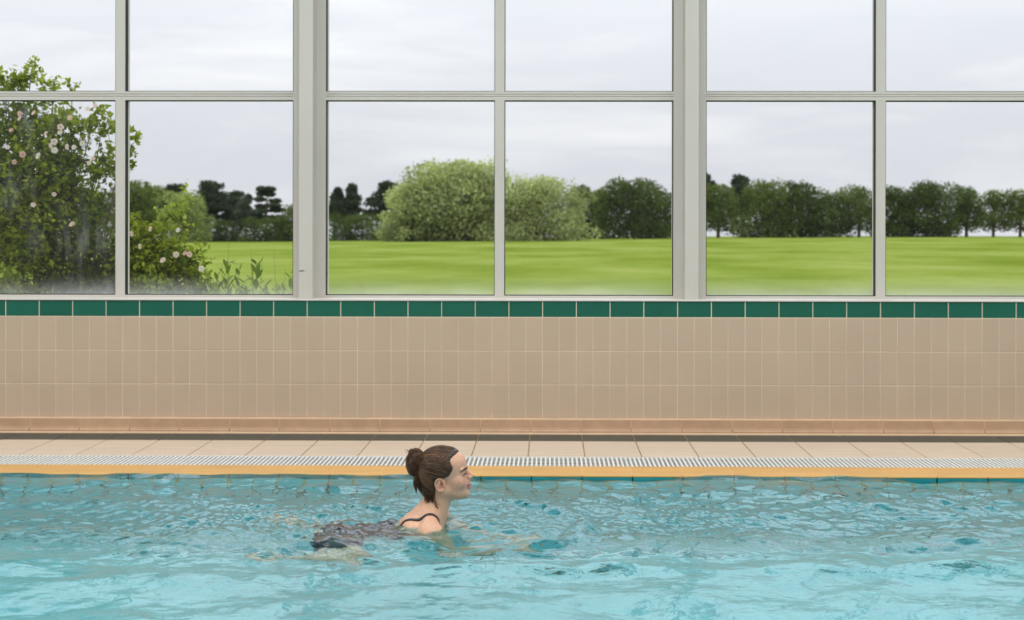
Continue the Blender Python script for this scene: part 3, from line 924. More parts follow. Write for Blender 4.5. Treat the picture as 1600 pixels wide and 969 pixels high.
def roses(root, off, pts, seed):
    rg = random.Random(seed)
    for (px, py) in pts:
        p = Vector(bpt(px, py, -0.42)) - Vector(off)
        o = link('rose', me_rose, root, p)
        o.rotation_euler = (R(rg.uniform(55, 100)), 0, R(rg.uniform(-40, 40)))
        s = rg.uniform(0.6, 0.95); o.scale = (s, s, s)
roses(broot, boff, [(32, 187), (54, 178), (94, 199), (94, 209), (73, 210), (84, 222), (81, 228), (85, 236), (107, 230), (116, 231), (62, 245), (23, 254), (36, 242),
                    (129, 225), (140, 256), (145, 249), (137, 172), (110, 185), (32, 178), (12, 232), (52, 322), (84, 305), (114, 353), (150, 166), (18, 205)], 4)
roses(lroot, loff, [(279, 361), (221, 386), (208, 366), (237, 359), (276, 399), (290, 398), (295, 399), (316, 421), (256, 409)], 9)

# ------------------------------------------------------------------ young weeds along the foot of the glass
M['weed'] = plain('weed_leaf', (0.20, 0.31, 0.05, 1), 0.6, 0.2, 0.15, 10, 0.1)
M['stalk'] = plain('dry_stalk', (0.20, 0.17, 0.08, 1), 0.8, 0.1)
def lance_mesh():
    v = [(0, 0, 0), (0.35, -0.16, 0.03), (0.7, -0.13, 0.03), (1.0, 0, -0.06), (0.7, 0.13, 0.03), (0.35, 0.16, 0.03), (0.5, 0, -0.01)]
    f = [(0, 1, 6), (1, 2, 6), (2, 3, 6), (3, 4, 6), (4, 5, 6), (5, 0, 6)]
    return mesh_from('leaf', v, f, True, M['weed'])
me_lance = lance_mesh()
YP = 9.35
def weed(px, top, n, label, seed, size=0.085, foot=475):
    rg = random.Random(seed)
    root = bpy.data.objects.new('young_plant', None); COL.objects.link(root)
    x = px2x(px, YP); zt = py2z(top, YP)
    gz = GZ
    root.location = (x, YP, gz)
    H = zt - gz
    tag(root, label, 'plant', 'young plants along the window foot')
    MB().tube([(0, 0, 0), (0.015, 0, H * 0.5), (rg.uniform(-0.03, 0.03), 0, H * 0.97)], [0.006, 0.005, 0.003], 6).build('stem', M['weed'], root, True)
    n += 6
    for i in range(n):
        t = i / max(1, n - 1)
        z = H * 0.62 + H * 0.36 * t
        o = link('leaf', me_lance, root, (0.01, 0, z))
        s = 1.15 * size * rg.uniform(0.8, 1.25) * (1.15 - 0.35 * t)
        o.scale = (s, s, s)
        o.rotation_euler = (rg.uniform(-0.5, 0.5), -R(rg.uniform(5, 55) + 20 * t), i * 2.4 + rg.uniform(-0.4, 0.4))
weed(338, 428, 11, 'young leafy plant beside the low rose bush', 1)
weed(352, 408, 16, 'tall young plant with spread leaves, left of a similar pair', 2, 0.10)
weed(372, 412, 12, 'young plant with upright leaves in the middle of the row', 3, 0.085)
weed(398, 408, 18, 'tall young plant with drooping leaves right of the row', 4, 0.10)
weed(412, 436, 9, 'short young plant at the right end of the row', 5, 0.08)
weed(452, 422, 8, 'young plant half hidden by the left white pillar', 6, 0.08)
weed(384, 440, 12, 'short bushy young plant low between the tall ones', 8, 0.085)
weed(325, 446, 10, 'short young plant under the edge of the low rose bush', 10, 0.085)
def stalks(px, label, pts, seed):
    rg = random.Random(seed)
    root = bpy.data.objects.new('dry_stalk', None); COL.objects.link(root)
    x = px2x(px, YP); root.location = (x, YP, GZ)
    tag(root, label, 'stalk', 'dry stalks along the window foot')
    for dx, top in pts:
        z = py2z(top, YP) - GZ
        MB().tube([(0, 0, 0), (dx * 0.3, 0.01, z * 0.6), (dx, 0.02, z)], [0.003, 0.0022, 0.001], 5).build('stem', M['stalk'], root, True)
stalks(350, 'thin dry stalk leaning over the young plants', [(0.03, 375), (-0.02, 415)], 1)
stalks(398, 'thin grass stalk behind the tall young plant', [(-0.03, 388), (0.05, 402)], 2)
stalks(438, 'bent dry stalk left of the left white pillar', [(-0.05, 392), (0.03, 420)], 3)
stalks(562, 'small brown seed head at the foot of the middle bay', [(0.0, 446), (-0.03, 449), (0.03, 447), (0.015, 443)], 4)
stalks(662, 'short faint stalk low in the middle bay', [(0.0, 452), (0.03, 449)], 5)
# nettles low against the glass
def tuft(px, label, w, top, n, seed):
    rg = np.random.default_rng(seed)
    root = bpy.data.objects.new('low_weeds', None); COL.objects.link(root)
    x = px2x(px, YP); root.location = (x, YP + 0.15, GZ)
    H = py2z(top, YP) - GZ
    P = np.stack([rg.uniform(-1, 1, n) * w, rg.uniform(-0.15, 0.15, n), H * rg.uniform(0.55, 1.0, n)], 1)
    A, B_ = np.array(BC['m'])
    V, T, C = leaf_cards(P, 0.06, A + (B_ - A) * rg.uniform(0, 1, (n, 1)), 0.5, 0.5, rg)
    link('foliage', mesh_np('foliage', V, T, False, M['leaf'], C), root)
    st = MB()
    for q in range(14):
        st.tube([(P[q, 0] * 0.8, 0, 0), tuple(P[q])], [0.004, 0.002], 4)
    link('stems', st.mesh('stems', M['weed'], True), root)
    tag(root, label, 'weeds')
tuft(390, 'low green weeds along the window foot below the young plants', 0.34, 446, 320, 1)

# ------------------------------------------------------------------ water surface
def axis(a, b, step):
    return np.linspace(a, b, max(2, int(round((b - a) / step)) + 1))
wx = np.concatenate([axis(POOL_X0 + 0.011, -2.9, 0.09)[:-1], axis(-2.9, 2.9, 0.0085), axis(2.9, POOL_X1 - 0.011, 0.09)[1:]])
wy = np.concatenate([axis(POOL_Y0 + 0.011, 3.6, 0.06)[:-1], axis(3.6, Y_LIP + 0.0015, 0.0085)])
WX, WY = np.meshgrid(wx, wy)
SWX, SWY = -0.46, 5.62      # the swimmer's head

def waves(X, Y, specs, seed):
    rg = np.random.default_rng(seed)
    h = np.zeros_like(X)
    for lam0, lam1, n, slope, spread, ang in specs:
        for _ in range(n):
            lam = math.exp(rg.uniform(math.log(lam0), math.log(lam1)))
            k = 2 * math.pi / lam
            th = ang + rg.normal() * spread
            a = slope / k * math.sqrt(2.0 / n)
            h += a * np.sin(k * (X * math.cos(th) + Y * math.sin(th)) + rg.uniform(0, 6.283))
    return h
# gentle bending of the coordinates keeps the wave trains from looking ruled
bx_ = WX + 0.07 * np.sin(2.1 * WY + 0.6) + 0.05 * np.sin(3.7 * WX + 1.9 * WY)
by_ = WY + 0.06 * np.sin(1.7 * WX + 1.0) + 0.04 * np.sin(4.3 * WX - 2.2 * WY + 2.0)
H = waves(bx_, by_, [(0.9, 2.2, 10, 0.026, 0.5, 1.57)], 8)
H += waves(bx_, by_, [(0.30, 0.80, 22, 0.072, 0.8, 1.45)], 2)
mask = 0.5 + 0.5 * np.sin(1.3 * WX + 2.1 * np.sin(0.9 * WY) + 0.8) * np.sin(1.1 * WY + 0.7 * WX)
H += waves(bx_, by_, [(0.08, 0.24, 60, 0.120, 1.2, 1.35)], 3) * (0.45 + 0.75 * mask) * np.interp(WY, [4.2, 4.7, 5.2, 7], [0.42, 0.50, 1.0, 0.95])
dx, dy = WX - SWX, WY - SWY
turb = np.exp(-((dx + 0.9) / 1.3) ** 2 - ((dy - 0.05) / 0.50) ** 2)
turb2 = np.exp(-((dx - 0.9) / 1.6) ** 2 - ((dy - 0.15) / 0.42) ** 2)
H += waves(bx_, by_, [(0.036, 0.09, 60, 0.17, 3.0, 0.0)], 4) * (turb + 0.75 * turb2 + 0.18)
# bow wave: an arc ahead of her chest that trails back on both sides
r = np.sqrt((dx - 0.02) ** 2 + (dy * 1.25) ** 2)
ang = np.arctan2(dy, dx)
front = np.exp(-(ang / 1.25) ** 2)
for rad, amp, wd in ((0.58, 0.024, 0.055), (0.44, 0.011, 0.045), (0.30, 0.008, 0.045)):
    H += amp * front * np.exp(-((r - rad) / wd) ** 2)
H += 0.012 * np.exp(-((r - 0.16) / 0.06) ** 2)
# a long low swell crossing the pool this side of her
yc = 4.86 + 0.06 * np.sin(1.1 * WX + 0.3) + 0.035 * np.sin(2.9 * WX + 1.2)
H += (0.013 + 0.005 * np.sin(1.7 * WX + 2.0)) * np.exp(-((WY - yc) / 0.085) ** 2)
yc2 = 4.62 + 0.05 * np.sin(0.9 * WX + 2.3) + 0.03 * np.sin(3.3 * WX)
H += 0.009 * np.clip(np.sin(0.8 * WX + 4.0) + 0.4, 0, 1) * np.exp(-((WY - yc2) / 0.07) ** 2)
tail = np.exp(-((dx + 0.55) / 0.5) ** 2)
H += 0.012 * tail * np.exp(-((np.abs(dy) - 0.33 + 0.10 * dx) / 0.06) ** 2)
# slop running up the lip, uneven along the wall
edge = np.exp(-(Y_LIP - WY) / 0.10)
slop = np.interp(WX, [-3.2, -2.5, -0.6, -0.25, 0.0, 0.6, 0.85, 1.6, 1.85, 2.5, 3.2], [0.010, 0.016, 0.013, 0.004, -0.004, -0.003, 0.015, 0.012, -0.003, -0.002, 0.006])
H = H * (1 - 0.7 * edge) + edge * (slop + 0.003 * np.sin(9.1 * WX + 1.0) + 0.002 * np.sin(23.0 * WX))
fade = np.clip((WY - POOL_Y0) / 0.5, 0, 1)
cap = 0.018
Z = Z_WATER + H * fade
near_lip = WY > Y_LIP - 0.25
Z = np.where(near_lip, np.minimum(Z, Z_WATER + cap + (Z - Z_WATER - cap) * 0.15), Z)
I = np.arange(WX.size).reshape(WX.shape)
Q = np.stack([I[:-1, :-1], I[:-1, 1:], I[1:, 1:], I[1:, :-1]], -1).reshape(-1, 4)
wo = link('pool_water', mesh_np('pool_water', np.stack([WX, WY, Z], -1).reshape(-1, 3), Q, True, M['water']))
tag(wo, 'rippling clear turquoise water filling the pool', 'water', kind='stuff')

# ------------------------------------------------------------------ the swimmer
# modelled in millimetres round a point between her ears: x forward, y to her left, z up
class Field:
    """signed distance field on a rectilinear grid; every shape is blended in inside its own box"""
    def __init__(s, xs, ys, zs, far=70.0):
        s.a = [np.asarray(xs, np.float32), np.asarray(ys, np.float32), np.asarray(zs, np.float32)]
        s.F = np.full((len(xs), len(ys), len(zs)), far, np.float32)
    def win(s, lo, hi, m):
        sl = []
        for ax, l, h in zip(s.a, lo, hi):
            sl.append(slice(int(np.searchsorted(ax, l - m)), int(np.searchsorted(ax, h + m))))
        g = np.meshgrid(s.a[0][sl[0]], s.a[1][sl[1]], s.a[2][sl[2]], indexing='ij', sparse=True)
        return tuple(sl), g
    def put(s, sl, d, k, sub=False):
        A = s.F[sl]
        if sub:
            d = -d
            if k <= 0: s.F[sl] = np.maximum(A, d); return
            h = np.clip(0.5 - 0.5 * (A - d) / k, 0, 1)
            s.F[sl] = A + (d - A) * h + k * h * (1 - h)
        else:
            h = np.clip(0.5 + 0.5 * (A - d) / k, 0, 1)
            s.F[sl] = A + (d - A) * h - k * h * (1 - h)
    def ell(s, c, r, k=10, sub=False, pitch=0.0, yaw=0.0):
        R_ = max(r)
        sl, (x, y, z) = s.win([c[i] - R_ for i in range(3)], [c[i] + R_ for i in range(3)], k + 45 if not sub else k + 4)
        x = x - c[0]; y = y - c[1]; z = z - c[2]
        if yaw:
            x, y = x * math.cos(yaw) + y * math.sin(yaw), -x * math.sin(yaw) + y * math.cos(yaw)
        if pitch:
            x, z = x * math.cos(pitch) + z * math.sin(pitch), -x * math.sin(pitch) + z * math.cos(pitch)
        k0 = np.sqrt((x / r[0]) ** 2 + (y / r[1]) ** 2 + (z / r[2]) ** 2)
        k1 = np.sqrt((x / r[0] ** 2) ** 2 + (y / r[1] ** 2) ** 2 + (z / r[2] ** 2) ** 2)
        d = k0 * (k0 - 1.0) / np.maximum(k1, 1e-6)
        s.put(sl, d.astype(np.float32), k, sub)
    def cone(s, a, b, ra, rb, k=10, sub=False, sy=1.0):
        """capsule that tapers from ra to rb; sy squeezes it sideways"""
        lo = [min(a[i], b[i]) - max(ra, rb) for i in range(3)]; hi = [max(a[i], b[i]) + max(ra, rb) for i in range(3)]
        sl, (x, y, z) = s.win(lo, hi, k + 45 if not sub else k + 4)
        ax, ay, az = a; ay_, by_ = a[1] * sy, b[1] * sy
        dx, dy, dz = b[0] - a[0], by_ - ay_, b[2] - a[2]
        px, py, pz = x - a[0], y * sy - ay_, z - a[2]
        t = np.clip((px * dx + py * dy + pz * dz) / (dx * dx + dy * dy + dz * dz), 0, 1)
        d = np.sqrt((px - dx * t) ** 2 + (py - dy * t) ** 2 + (pz - dz * t) ** 2) - (ra + (rb - ra) * t)
        s.put(sl, d.astype(np.float32), k, sub)
    def both(s, fn, c, *a, **kw):
        getattr(s, fn)(c, *a, **kw)
        c2 = (c[0], -c[1], c[2])
        if fn == 'cone':
            b = a[0]
            s.cone(c2, (b[0], -b[1], b[2]), *a[1:], **kw)
        else:
            if 'yaw' in kw: kw['yaw'] = -kw['yaw']
            s.ell(c2, *a, **kw)
    def sample(s, P):
        """value at points (n,3), trilinear"""
        idx = []; fr = []
        for i in range(3):
            ax = s.a[i]
            j = np.clip(np.searchsorted(ax, P[:, i]) - 1, 0, len(ax) - 2)
            idx.append(j); fr.append(np.clip((P[:, i] - ax[j]) / (ax[j + 1] - ax[j]), 0, 1))
        v = 0
        for a in (0, 1):
            for b in (0, 1):
                for c in (0, 1):
                    w = (fr[0] if a else 1 - fr[0]) * (fr[1] if b else 1 - fr[1]) * (fr[2] if c else 1 - fr[2])
                    v = v + w * s.F[idx[0] + a, idx[1] + b, idx[2] + c]
        return v
    def grad(s, P, e=2.5):
        g = np.stack([s.sample(P + np.eye(3)[i] * e) - s.sample(P - np.eye(3)[i] * e) for i in range(3)], -1)
        return unit(g)

def surface_nets(F, ax):
    """quads round every sign change of F on a rectilinear grid"""
    nx, ny, nz = F.shape
    S = F < 0
    c8 = [S[i:nx - 1 + i, j:ny - 1 + j, k:nz - 1 + k] for i in (0, 1) for j in (0, 1) for k in (0, 1)]
    anyi = np.logical_or.reduce(c8); alli = np.logical_and.reduce(c8)
    cells = np.argwhere(anyi & ~alli)
    vid = -np.ones((nx - 1, ny - 1, nz - 1), np.int32)
    vid[tuple(cells.T)] = np.arange(len(cells))
    acc = np.zeros((len(cells), 3)); cnt = np.zeros(len(cells))
    corners = [(i, j, k) for i in (0, 1) for j in (0, 1) for k in (0, 1)]
    for A in corners:
        for d in range(3):
            if A[d]: continue
            B = list(A); B[d] = 1
            ia = cells + A; ib = cells + B
            fa = F[tuple(ia.T)]; fb = F[tuple(ib.T)]
            m = (fa < 0) != (fb < 0)
            t = fa[m] / (fa[m] - fb[m])
            pa = np.stack([ax[i][ia[m, i]] for i in range(3)], -1)
            pb = np.stack([ax[i][ib[m, i]] for i in range(3)], -1)
            acc[m] += pa + (pb - pa) * t[:, None]; cnt[m] += 1
    V = acc / cnt[:, None]
    Qs = []
    for d in range(3):
        u, v = (d + 1) % 3, (d + 2) % 3
        sa = [slice(None)] * 3; sb = [slice(None)] * 3
        sa[d] = slice(0, -1); sb[d] = slice(1, None)
        for q in (u, v):
            sa[q] = slice(1, -1); sb[q] = slice(1, -1)
        s0 = S[tuple(sa)]; s1 = S[tuple(sb)]
        for flip, m in ((False, s0 & ~s1), (True, ~s0 & s1)):
            e = np.argwhere(m)
            if not len(e): continue
            e[:, u] += 1; e[:, v] += 1
            def cell(du, dv):
                c = e.copy(); c[:, u] -= du; c[:, v] -= dv
                return vid[tuple(c.T)]
            q = np.stack([cell(1, 1), cell(0, 1), cell(0, 0), cell(1, 0)], -1)
            Qs.append(q[:, ::-1] if flip else q)
    Q = np.concatenate(Qs)
    return V, Q[(Q >= 0).all(1)]

def smooth_mesh(V, Q, it=2, lam=0.5, w=None):
    n = len(V)
    E = np.concatenate([Q[:, [0, 1]], Q[:, [1, 2]], Q[:, [2, 3]], Q[:, [3, 0]]])
    cnt = np.zeros(n); np.add.at(cnt, E[:, 0], 1); np.add.at(cnt, E[:, 1], 1)
    V = V.copy()
    for _ in range(it):
        for l in (lam, -lam * 1.04):
            S = np.zeros_like(V); np.add.at(S, E[:, 0], V[E[:, 1]]); np.add.at(S, E[:, 1], V[E[:, 0]])
            V += l * (S / np.maximum(cnt, 1)[:, None] - V)
    return V

def graded(lo, hi, f0, f1, fine, coarse):
    out = [f0]
    while out[-1] < f1: out.append(out[-1] + fine)
    st = fine
    up = []
    p = out[-1]
    while p < hi:
        st = min(coarse, st * 1.18); p += st; up.append(p)
    st = fine; dn = []; p = f0
    while p > lo:
        st = min(coarse, st * 1.18); p -= st; dn.append(p)
    return np.array(dn[::-1] + out + up)

gx = graded(-960, 420, -40, 134, 1.9, 10)
gy = graded(-420, 420, -84, 84, 2.4, 10)
gz = graded(-800, 175, -84, 150, 1.9, 10)
Bd = Field(gx, gy, gz)
# --- head
Bd.ell((-14, 0, 66), (94, 73, 82), 8)                     # cranium
Bd.ell((34, 0, 80), (61, 60, 56), 18)                     # forehead
Bd.ell((44, 0, 8), (54, 56, 72), 22)                      # middle of the face
Bd.ell((68, 0, -8), (38, 36, 36), 18)                     # jaws behind the lips
Bd.both('cone', (4, 44, -26), (80, 10, -44), 20, 17, 20)  # jaw line
Bd.ell((87, 0, -42), (21, 21, 18), 13)                    # chin
Bd.ell((40, 0, -44), (44, 34, 24), 16)                    # soft part under the jaw
Bd.both('ell', (62, 37, 8), (28, 22, 26), 16)             # cheeks
Bd.both('cone', (93, 9, 66), (78, 44, 62), 6.5, 6, 10)     # brow ridge
Bd.both('ell', (101, 28, 44), (14, 16, 11), 9, sub=True)  # eye sockets
Bd.both('ell', (78.5, 30, 43.5), (14.2, 14.5, 13.6), 3)   # closed lids over the eyeballs
Bd.both('ell', (92.5, 34.0, 42), (9.5, 12.5, 5.0), 0.8, sub=True)   # slit between the lids
Bd.cone((95, 0, 52), (113, 0, 34), 6.5, 8.0, 6)           # bridge of the nose
Bd.ell((98, 0, 38), (11, 9, 20), 5)                       # root of the nose
Bd.ell((117.5, 0, 30), (10.5, 10, 9.0), 4)                # tip
Bd.both('ell', (108, 10, 25), (10, 7.5, 7.5), 4)          # nostril wings
Bd.both('ell', (114, 6, 20), (5, 3, 3.2), 1.5, sub=True)  # nostrils
Bd.ell((102.5, 0, 8), (9, 14, 14), 8)                     # skin above the lip
Bd.ell((105.0, 0, -4.5), (9.5, 22, 5.5), 3.5)            # upper lip
Bd.ell((103.0, 0, -17.5), (10, 20, 6.5), 3.5)             # lower lip
Bd.ell((116, 0, -11.0), (17, 25, 1.1), 1.2, sub=True)     # line of the mouth
Bd.ell((113, 0, -31), (9, 20, 4.5), 5, sub=True)          # fold above the chin
# --- ears
for s in (1, -1):
    Bd.ell((-8, s * 72, 3), (19, 7.5, 27), 4, pitch=R(-14), yaw=R(-16) * s)
    Bd.ell((-3, s * 78, 4), (11.5, 13, 18), 2, sub=True, pitch=R(-14), yaw=R(-16) * s)
    rim = [(-9 + 20 * math.cos(a) * (1.0 if math.cos(a) < 0 else 0.75) - 0.25 * 27 * math.sin(a) * 0.6, s * (77.5 - 3.0 * math.cos(a)), 4 + 26 * math.sin(a)) for a in np.linspace(0.15, 4.75, 13)]
    for p_, q_ in zip(rim[:-1], rim[1:]):
        Bd.cone(p_, q_, 3.3, 3.3, 2.0)
    Bd.ell((-2, s * 76, -17), (9, 5, 8), 4)
    Bd.ell((6, s * 73, 0), (5, 5, 7), 3)
    Bd.cone((-12, s * 76, -6), (-10, s * 75, 16), 2.6, 2.4, 3)
# --- neck and trunk
Bd.cone((-18, 0, -14), (-44, 0, -128), 58, 60, 22, sy=1.06)
Bd.ell((-66, 0, -150), (70, 92, 56), 30, pitch=R(-40))                                   # root of the neck
Bd.both('cone', (-50, 28, -116), (-46, 150, -170), 32, 40, 26)                     # slope to the shoulders
Bd.both('ell', (-40, 162, -182), (54, 46, 50), 22)                                       # shoulders
Bd.both('ell', (-108, 82, -190), (60, 70, 40), 26, pitch=R(-42))                         # shoulder blades
Bd.ell((-96, 0, -226), (112, 130, 90), 40, pitch=R(-42))                                # chest
Bd.ell((-200, 0, -292), (130, 124, 86), 40, pitch=R(-34))
Bd.ell((-330, 0, -335), (120, 112, 78), 40, pitch=R(-24))                                # waist
Bd.ell((-440, 0, -372), (115, 150, 88), 40, pitch=R(-14))                                # hips
Bd.both('ell', (-30, 66, -300), (48, 55, 52), 24)                                        # bust
# --- arms drawn in under the chest and reaching forward
Bd.both('cone', (-40, 170, -190), (50, 228, -370), 45, 37, 22)
Bd.both('cone', (50, 228, -370), (232, 88, -412), 37, 25, 16)
HX, HY, HZ = -30, -28, -38
Bd.both('ell', (305 + HX, 96 + HY, -376 + HZ), (48, 36, 15), 12, pitch=R(3))
for i, (dy, ln) in enumerate(((26, 62), (9, 74), (-8, 70), (-24, 56))):
    Bd.both('cone', (338 + HX, 92 + dy + HY, -377 + HZ), (338 + ln * 0.55 + HX, 88 + dy * 1.1 + HY, -380 + HZ), 9.0, 8.2, 4)
    Bd.both('cone', (338 + ln * 0.55 + HX, 88 + dy * 1.1 + HY, -380 + HZ), (338 + ln + HX, 84 + dy * 1.15 + HY, -390 + HZ), 8.2, 7.0, 4)
Bd.both('cone', (288 + HX, 64 + HY, -380 + HZ), (322 + HX, 44 + HY, -392 + HZ), 11, 9, 6)
Bd.both('cone', (322 + HX, 44 + HY, -392 + HZ), (346 + HX, 40 + HY, -398 + HZ), 9, 7.5, 4)
# --- legs in the frog kick, the right foot drawn up further than the left
for sd, kn, an, to in ((1, (-345, 270, -520), (-668, 290, -395), (-800, 320, -352)), (-1, (-335, 305, -450), (-572, 326, -378), (-690, 352, -356))):
    hp = (-455, 84, -385)
    def q(p, s=sd): return (p[0], s * p[1], p[2])
    kn, an, to = np.array(kn, float), np.array(an, float), np.array(to, float)
    ca = kn + (an - kn) * 0.32 + np.array([0, 0, -14])
    Bd.cone(q(hp), q(kn), 84, 54, 36)
    Bd.cone(q(kn), q(ca), 54, 56, 24)
    Bd.cone(q(ca), q(an), 54, 32, 24)
    Bd.ell(q(an + np.array([-8, 3, 2])), (40, 31, 29), 16)
    Bd.cone(q(an), q(to), 30, 21, 16)
    Bd.ell(q(to + np.array([-16, 5, 2])), (40, 39, 15), 14, yaw=R(-20) * sd)
    for j in range(5):
        b = to + np.array([-38, -26 + j * 14, 2 + j])
        Bd.cone(q(b), q(b + np.array([-25 + j * 3, 4 + j, -2])), 8.5 - j * 0.5, 7.5 - j * 0.5, 4)

PV, PQ = surface_nets(Bd.F, Bd.a)
PV = smooth_mesh(PV, PQ, 2, 0.45)
ORG = np.array([-0.447, 5.66, 0.150])
def to_world(P):
    return np.asarray(P) * 0.001

# skin tint belongs to the skin: lips, cheeks, nose, ears, lids
def bump_at(c, r):
    return np.exp(-(((PV[:, 0] - c[0]) / r[0]) ** 2 + ((np.abs(PV[:, 1]) - c[1]) / r[1]) ** 2 + ((PV[:, 2] - c[2]) / r[2]) ** 2))[:, None]
skin = np.tile(np.array([[0.66, 0.385, 0.265]]), (len(PV), 1))
face = bump_at((70, 0, 20), (70, 75, 95))
skin = skin * (1 - face) + face * np.array([0.64, 0.350, 0.250])
for c, r, col, w in (((76, 46, 4), (30, 26, 26), (0.58, 0.275, 0.215), 0.6), ((118, 0, 28), (14, 14, 12), (0.58, 0.25, 0.19), 0.7),
                     ((-6, 78, 2), (24, 12, 30), (0.58, 0.235, 0.155), 0.75),
                     ((88, 31, 47), (12, 14, 7), (0.46, 0.25, 0.22), 0.5), ((-44, 52, -60), (40, 40, 50), (0.62, 0.38, 0.21), 0.5)):
    b = np.clip(bump_at(c, r) * w, 0, 1)
    skin = skin * (1 - b) + b * np.array(col)
lip = ((PV[:, 0] > 96) & (PV[:, 2] < 1.5 - 0.10 * np.abs(PV[:, 1])) & (PV[:, 2] > -24 + 0.2 * np.abs(PV[:, 1])) & (np.abs(PV[:, 1]) < 25))
skin[lip] = (0.40, 0.145, 0.125)
for mx_, my_, mz_, mr in ((38, -60, -20, 3.2), (58, -52, -30, 2.4), (62, -48, -36, 2.0)):
    b = np.exp(-(((PV - np.array([mx_, my_, mz_])) / mr) ** 2).sum(1))[:, None] * 0.7
    skin = skin * (1 - b) + b * np.array([0.30, 0.10, 0.07])

def skin_mat():
    m, nt, out = new_mat('skin')
    p = N(nt, 'ShaderNodeBsdfPrincipled', inp={'Roughness': 0.42, 'Subsurface Weight': 0.10, 'Subsurface Scale': 0.02})
    p.inputs['Subsurface Radius'].default_value = (1.0, 0.35, 0.2)
    p.inputs['Specular IOR Level'].default_value = 0.45
    at = N(nt, 'ShaderNodeAttribute', attribute_name='col')
    geo = N(nt, 'ShaderNodeNewGeometry')
    no = N(nt, 'ShaderNodeTexNoise', inp={'Scale': 90.0, 'Detail': 4.0})
    L(nt, geo.outputs['Position'], no.inputs['Vector'])
    r = ramp(nt, [(0.35, (0.93, 0.90, 0.90, 1)), (0.65, (1.05, 1.05, 1.05, 1))])
    L(nt, no.outputs['Fac'], r.inputs[0])
    mu = N(nt, 'ShaderNodeMix', data_type='RGBA', blend_type='MULTIPLY', inp={0: 1.0})
    L(nt, at.outputs['Color'], mu.inputs[6]); L(nt, r.outputs[0], mu.inputs[7])
    L(nt, mu.outputs[2], p.inputs['Base Color'])
    L(nt, p.outputs[0], out.inputs[0])
    return m
M['skin'] = skin_mat()
person = link('person', mesh_np('person', to_world(PV), PQ, True, M['skin'], skin), None, tuple(ORG))
tag(person, 'woman with brown hair in a bun swimming breaststroke in a dark swimsuit', 'person')

# --- swimsuit: a shell 3 mm off the body
def suit_mat():
    m, nt, out = new_mat('dark_swimsuit')
    p = N(nt, 'ShaderNodeBsdfPrincipled', inp={'Roughness': 0.4})
    tc = N(nt, 'ShaderNodeTexCoord')
    no = N(nt, 'ShaderNodeTexNoise', inp={'Scale': 7.0, 'Detail': 1.0})
    L(nt, tc.outputs['Object'], no.inputs['Vector'])
    r = ramp(nt, [(0.46, (0.006, 0.008, 0.014, 1)), (0.52, (0.060, 0.016, 0.050, 1)), (0.62, (0.012, 0.02, 0.05, 1))])
    L(nt, no.outputs['Fac'], r.inputs[0])
    L(nt, r.outputs[0], p.inputs['Base Color'])
    L(nt, p.outputs[0], out.inputs[0])
    return m
M['suit'] = suit_mat()
M['strap'] = plain('black_strap', (0.008, 0.008, 0.010, 1), 0.35, 0.5)
XX, YY, ZZ = np.meshgrid(Bd.a[0], Bd.a[1], Bd.a[2], indexing='ij', sparse=True)
# trunk between a scooped back line and the leg openings, without the arms
top_cut = (XX * 0.80 + ZZ * 0.60) + 268 + 0 * YY            # along the spine, positive towards the head
arm_cut = np.abs(YY) - (142 + 60 * np.clip((-XX - 300) / 120, 0, 1) + 0 * ZZ)
leg_cut = -(XX + 540) + 0.55 * (np.abs(YY) - 60) * -1 + 0 * ZZ
low_cut = -(ZZ + 600) + 0 * XX + 0 * YY
region = np.maximum(np.maximum(top_cut, arm_cut), np.maximum(leg_cut, low_cut))
SF = np.maximum(Bd.F - 3.0, region)
SV, SQ = surface_nets(SF.astype(np.float32), Bd.a)
suit = link('swimsuit', mesh_np('swimsuit', to_world(SV), SQ, True, M['suit']), person)
# straps: bands lying on the body over each shoulder
def strap(side):
    pl = [(-215, 66), (-175, 80), (-146, 90), (-112, 98), (-76, 104), (-45, 108), (-18, 108), (2, 106), (16, 104)]
    pts = []
    for i in range(len(pl) - 1):
        for t in np.linspace(0, 1, 6)[:-1]:
            pts.append((pl[i][0] + (pl[i + 1][0] - pl[i][0]) * t, side * (pl[i][1] + (pl[i + 1][1] - pl[i][1]) * t)))
    pts = np.array(pts)
    # drop from above onto the body
    out = []
    for x, y in pts:
        z = np.linspace(-60, -420, 460)
        v = Bd.sample(np.stack([np.full_like(z, x), np.full_like(z, y), z], -1))
        if not (v < 1.0).any(): continue
        hit = np.argmax(v < 1.0)
        out.append((x, y, z[hit]))
    P = np.array(out)
    P[1:-1, 2] = (P[:-2, 2] + P[1:-1, 2] + P[2:, 2]) / 3
    G = Bd.grad(P)
    T = unit(np.gradient(P, axis=0))
    W = unit(np.cross(T, G))
    V = []
    for wv, gv in ((-6.8, 0.3), (-6.2, 3.2), (6.2, 3.2), (6.8, 0.3)):
        V.append(P + W * wv + G * gv)
    n = len(P)
    V = np.stack(V, 1).reshape(-1, 3)
    Q = [[i * 4 + j, i * 4 + (j + 1) % 4, (i + 1) * 4 + (j + 1) % 4, (i + 1) * 4 + j] for i in range(n - 1) for j in range(4)]
    o = link('strap', mesh_np('strap', to_world(V), Q, True, M['strap']), suit)
strap(-1); strap(1)

